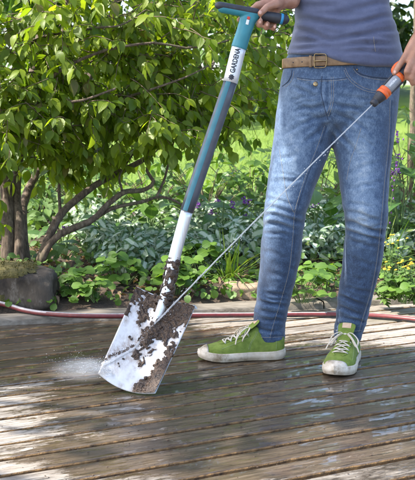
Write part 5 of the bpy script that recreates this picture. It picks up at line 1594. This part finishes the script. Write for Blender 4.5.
def flowering(p, label, heads, H, mat, name, grp, leafm=None, n_leaf=18, hr=.012, spread=.10, L=.06, plume=True):
    r = plant_root(name, p, label, 'flower', grp)
    sm_ = MB(); pos, dd, nn, LL = [], [], [], []
    for i in range(heads):
        a = rng.uniform(0, 2 * math.pi); rad = spread * rng.random() ** .5; h = H * rng.uniform(.72, 1.05)
        b0 = np.array(p) + [0, 0, -.02]; tip = np.array(p) + [math.cos(a) * rad, math.sin(a) * rad, h]
        pth = spline(np.array([b0, b0 * .5 + tip * .5 + [0, 0, h * .1], tip]), 10)
        sm_.add(*tube(pth, np.linspace(.0022, .0013, 10), 5, cap=False))
        fm_ = MB()
        for k_ in range(16 if plume else 9):
            if plume: c = tip + np.array([rng.normal(0, hr * .6), rng.normal(0, hr * .6), rng.uniform(-hr * 1.6, hr * 1.2)])
            else:
                b = k_ / 8 * 2 * math.pi; c = tip + (np.array([math.cos(b), math.sin(b) * .7, .2 * math.cos(b)]) * hr * .7 if k_ < 8 else np.array([0, 0, .002]))
            v, f = ball(c, (hr * .42, hr * .42, hr * .3), 7, 5); fm_.add(v, f)
        fm_.build('flower_head', mat, r)
        for k_ in range(n_leaf // heads + 1):
            u = rng.uniform(.1, .85); q = pth[int(u * 9)]; b = rng.uniform(0, 6.28)
            pos.append(q); dd.append([math.cos(b), math.sin(b), rng.uniform(-.2, .5)]); nn.append([0, -.3, 1]); LL.append(L * rng.uniform(.6, 1.1) * (1.1 - .4 * u))
    LL = np.array(LL); lv, lf, lu = leaves(pos, dd, nn, LL, LL * .45, .2, .4, 'ovate')
    mobj('foliage', lv, lf, leafm or m_mint, r, uv=lu); sm_.build('stems', m_stem, r)
GP = 'purple flowering plants'
flowering(at(243, 262), 'purple flowering plant close to the left trouser leg at knee height', 4, .30, m_purple, 'purple_flower', GP, spread=.06)
flowering(at(214, 250), 'purple flowering plant behind the grey part of the spade shaft', 4, .26, m_purple, 'purple_flower', GP, spread=.09)
flowering(at(312, 250), 'purple flowers between the knees', 2, .34, m_purple, 'purple_flower', GP, spread=.05)
flowering(at(386, 262), 'tall purple flowering plant beside the right trouser leg', 6, .60, m_purple, 'purple_flower', GP, spread=.09, n_leaf=40, L=.07, hr=.009)
flowering(at(402, 258), 'tall purple flowering plant near the right picture edge', 5, .66, m_purple, 'purple_flower', GP, spread=.10, n_leaf=36, L=.07, hr=.009)
flowering(at(60, 258), 'small purple flower under the crossing branches', 2, .16, m_purple, 'purple_flower', GP, spread=.05)
GY = 'yellow flowering plants'
for (x, y, lb, nh, H_) in ((383, 298, 'low yellow flowering plant touching the hose beside the right shin', 9, .13), (399, 297, 'bushy yellow flowering plant at the front of the bed, second from the shin', 11, .16), (414, 300, 'yellow flowering plant cut by the right picture edge', 10, .15), (392, 282, 'taller orange yellow flowers behind the two front ones', 10, .20), (428, 294, 'yellow flowers beyond the right picture edge', 10, .16)):
    flowering(at(x, y), lb, nh, H_, m_yellow, 'yellow_flower', GY, m_mint, 90, .0058, .10, .045, False)

def tuft(p, label, n=60, H=.28, name='grass_tuft', mat=None, spread=.5, w=.006):
    pos = np.array(p) + rng.normal(0, .015, (n, 3)) * [1, 1, 0]
    a = rng.uniform(0, 6.28, n); dd = np.c_[np.cos(a) * spread, np.sin(a) * spread, np.ones(n)]
    lv, lf, lu = leaves(pos, dd, np.c_[-np.cos(a), -np.sin(a), np.full(n, .4)], H * rng.uniform(.5, 1.1, n), w, .1, .9, 'lance')
    o = mobj(name, lv, lf, mat or m_grass, uv=lu, loc=p); return tag(o, label, 'grass', 'arching grass tufts')
tuft(at(228, 284), 'arching grass tuft between the spade socket and the left trouser leg')
tuft(at(383, 272), 'arching grass tuft beside the right shin', 50, .34)
tuft(at(107, 262), 'arching grass tuft under the lowest branch', 40, .24)

# thin bare flower stalks rising beside the right leg
r = plant_root('seed_stalk', at(378, 268), 'thin bare seed stalks rising beside the right trouser leg', 'plant')
sm_ = MB(); hd_ = MB()
for (x0, y0, x1, y1) in ((378, 262, 390, 150), (374, 240, 398, 165), (384, 250, 404, 140), (372, 235, 383, 180)):
    Yb = at(378, 268)[1]; pth = spline(np.array([P(x0, y0 + 8, Yb), P((x0 + x1) / 2 - 2, (y0 + y1) / 2, Yb + .02), P(x1, y1, Yb + .03)]), 12)
    sm_.add(*tube(pth, np.linspace(.002, .001, 12), 5, cap=False))
    for u in np.linspace(.35, 1, 8):
        q = pth[int(u * 11)]; mobj('seed_head', *ball(q + rng.normal(0, .007, 3), (.0035, .0035, .006), 6, 4), m_purple, r)
sm_.build('stems', m_stem, r)

# ---- looser leafy bushes at the back of the bed
GBB = 'leafy bushes at the back of the bed'
def bush(p, label, H, R_, n, L, mat):
    r = plant_root('bush', p, label, 'shrub', GBB); wd = MB(); gn = MB(); p = np.array(p)
    k_ = n // 9; S2, D2 = [], []
    for i in range(k_):
        a = rng.uniform(0, 6.28); q = R_ * rng.random() ** .5; h = H * rng.uniform(.25, .95)
        tip = p + [math.cos(a) * q, math.sin(a) * q, h]; wd.add(*tube(spline(np.array([p, (p + tip) / 2 + [0, 0, h * .15], tip]), 7), np.linspace(.004, .002, 7), 5, cap=False))
        S2.append(tip); D2.append([math.cos(a) * .6, math.sin(a) * .6 - .2, .6])
    twig_set(S2, D2, rng.uniform(.10, .22, k_), L, .5, .045, .35, wd, gn, .0015)
    wd.build('stems', m_twig, r); gn.build('foliage', mat, r, uv=True)
for x, q, lb, H_, R_, n in ((206, 1.9, 'leafy bush at the back of the bed right of the grey spade shaft', .62, .30, 420), (250, 2.2, 'leafy bush at the back of the bed touching the left thigh outline', .66, .30, 420), (318, 2.0, 'leafy bush seen between the knees', .66, .32, 420),
                            (372, 2.1, 'leafy bush hidden behind the right trouser leg', .75, .30, 380), (408, 1.9, 'tall leafy bush beside the right thigh', .86, .26, 420), (455, 2.0, 'leafy bush beyond the right picture edge', .9, .3, 380), (40, 2.2, 'leafy bush behind the shrub stems', .55, .3, 360), (95, 2.1, 'low leafy bush seen under the crossing branches', .50, .34, 420), (150, 2.3, 'leafy bush seen between the highest branch and the spade shaft', .50, .34, 420), (-40, 2.0, 'leafy bush beyond the left picture edge', .7, .35, 380)):
    a = eA * np.array([1, 1, 0]); Yq = 3.95 + q
    pz = np.array([(x - CX) / F * Yq, Yq, .05])
    bush(pz, lb, H_ * (.72 if x > 180 and x < 390 else .85), R_, int(n * .7), .075, [m_mint, m_weed, m_broad][int(x) % 3])

# ---- grass on the near lawn
n_ = 15000
gx = rng.uniform(-3.2, 3.6, n_); gy = 6.9 + 5.5 * rng.random(n_) ** 1.5
pos = np.c_[gx, gy, terrain(gx, gy) - .02]
lv, lf, lu = leaves(pos, rng.normal(0, .45, (n_, 3)) + [0, 0, 1], rng.normal(0, 1, (n_, 3)), rng.uniform(.03, .09, n_), .006, .1, .5, 'lance')
gr = mobj('lawn_grass', lv, lf, m_grass, uv=lu); tag(gr, 'bright sunlit lawn grass behind the planted bed', 'grass', kind='stuff')

# ---- trees and shrubs beyond the lawn
def far_tree(name, x, y, h, rx, rz, cz, label, cat, mat, n=1500, L=.22, grp=None, trunk_r=.12, lean=0, low=False):
    z0 = float(terrain(np.array(x), np.array(y))) - .05
    r = empty(name, (x, y, z0), label, cat, grp)
    tb = MB(); top = np.array([x + lean, y, z0 + h * .8])
    limb([np.array([x, y, z0]), np.array([x + lean * .3, y, z0 + h * .35]), top], trunk_r, trunk_r * .25, 10, 14, tb, .02)
    bl = []
    for i in range(9):
        a = rng.uniform(0, 6.28); rr_ = rng.uniform(.35, .85)
        b = np.array([x + lean * .6 + math.cos(a) * rx * rr_, y + math.sin(a) * rx * rr_, z0 + cz + rng.uniform(-.75, .75) * rz]); bl.append(b)
        s = np.array([x + lean * .5, y, z0 + min(h * .6, cz * .8)]); limb([s, (s + b) / 2 + [0, 0, .1], b], trunk_r * .35, trunk_r * .08, 6, 8, tb, .02)
    bl.append(np.array([x + lean * .6, y, z0 + cz]))
    tb.build('trunk', m_bark, r)
    per = n // len(bl); pos = []
    for b in bl:
        d3 = norm(rng.normal(0, 1, (per, 3))) * rng.random((per, 1)) ** .4; pos.append(b + d3 * np.array([rx * .55, rx * .55, rz * .5]))
    pos = np.vstack(pos); k_ = len(pos); pos[:, 2] = np.maximum(pos[:, 2], z0 + .05)
    LL = L * rng.uniform(.6, 1.3, k_)
    lv, lf, lu = leaves(pos, rng.normal(0, 1, (k_, 3)) + [0, 0, -.5], rng.normal(0, .6, (k_, 3)) + [0, -.3, .8], LL, LL * .6, .25, .3, 'ovate')
    mobj('crown', lv, lf, mat, r, uv=lu)
    return r
GT = 'trees beyond the lawn'
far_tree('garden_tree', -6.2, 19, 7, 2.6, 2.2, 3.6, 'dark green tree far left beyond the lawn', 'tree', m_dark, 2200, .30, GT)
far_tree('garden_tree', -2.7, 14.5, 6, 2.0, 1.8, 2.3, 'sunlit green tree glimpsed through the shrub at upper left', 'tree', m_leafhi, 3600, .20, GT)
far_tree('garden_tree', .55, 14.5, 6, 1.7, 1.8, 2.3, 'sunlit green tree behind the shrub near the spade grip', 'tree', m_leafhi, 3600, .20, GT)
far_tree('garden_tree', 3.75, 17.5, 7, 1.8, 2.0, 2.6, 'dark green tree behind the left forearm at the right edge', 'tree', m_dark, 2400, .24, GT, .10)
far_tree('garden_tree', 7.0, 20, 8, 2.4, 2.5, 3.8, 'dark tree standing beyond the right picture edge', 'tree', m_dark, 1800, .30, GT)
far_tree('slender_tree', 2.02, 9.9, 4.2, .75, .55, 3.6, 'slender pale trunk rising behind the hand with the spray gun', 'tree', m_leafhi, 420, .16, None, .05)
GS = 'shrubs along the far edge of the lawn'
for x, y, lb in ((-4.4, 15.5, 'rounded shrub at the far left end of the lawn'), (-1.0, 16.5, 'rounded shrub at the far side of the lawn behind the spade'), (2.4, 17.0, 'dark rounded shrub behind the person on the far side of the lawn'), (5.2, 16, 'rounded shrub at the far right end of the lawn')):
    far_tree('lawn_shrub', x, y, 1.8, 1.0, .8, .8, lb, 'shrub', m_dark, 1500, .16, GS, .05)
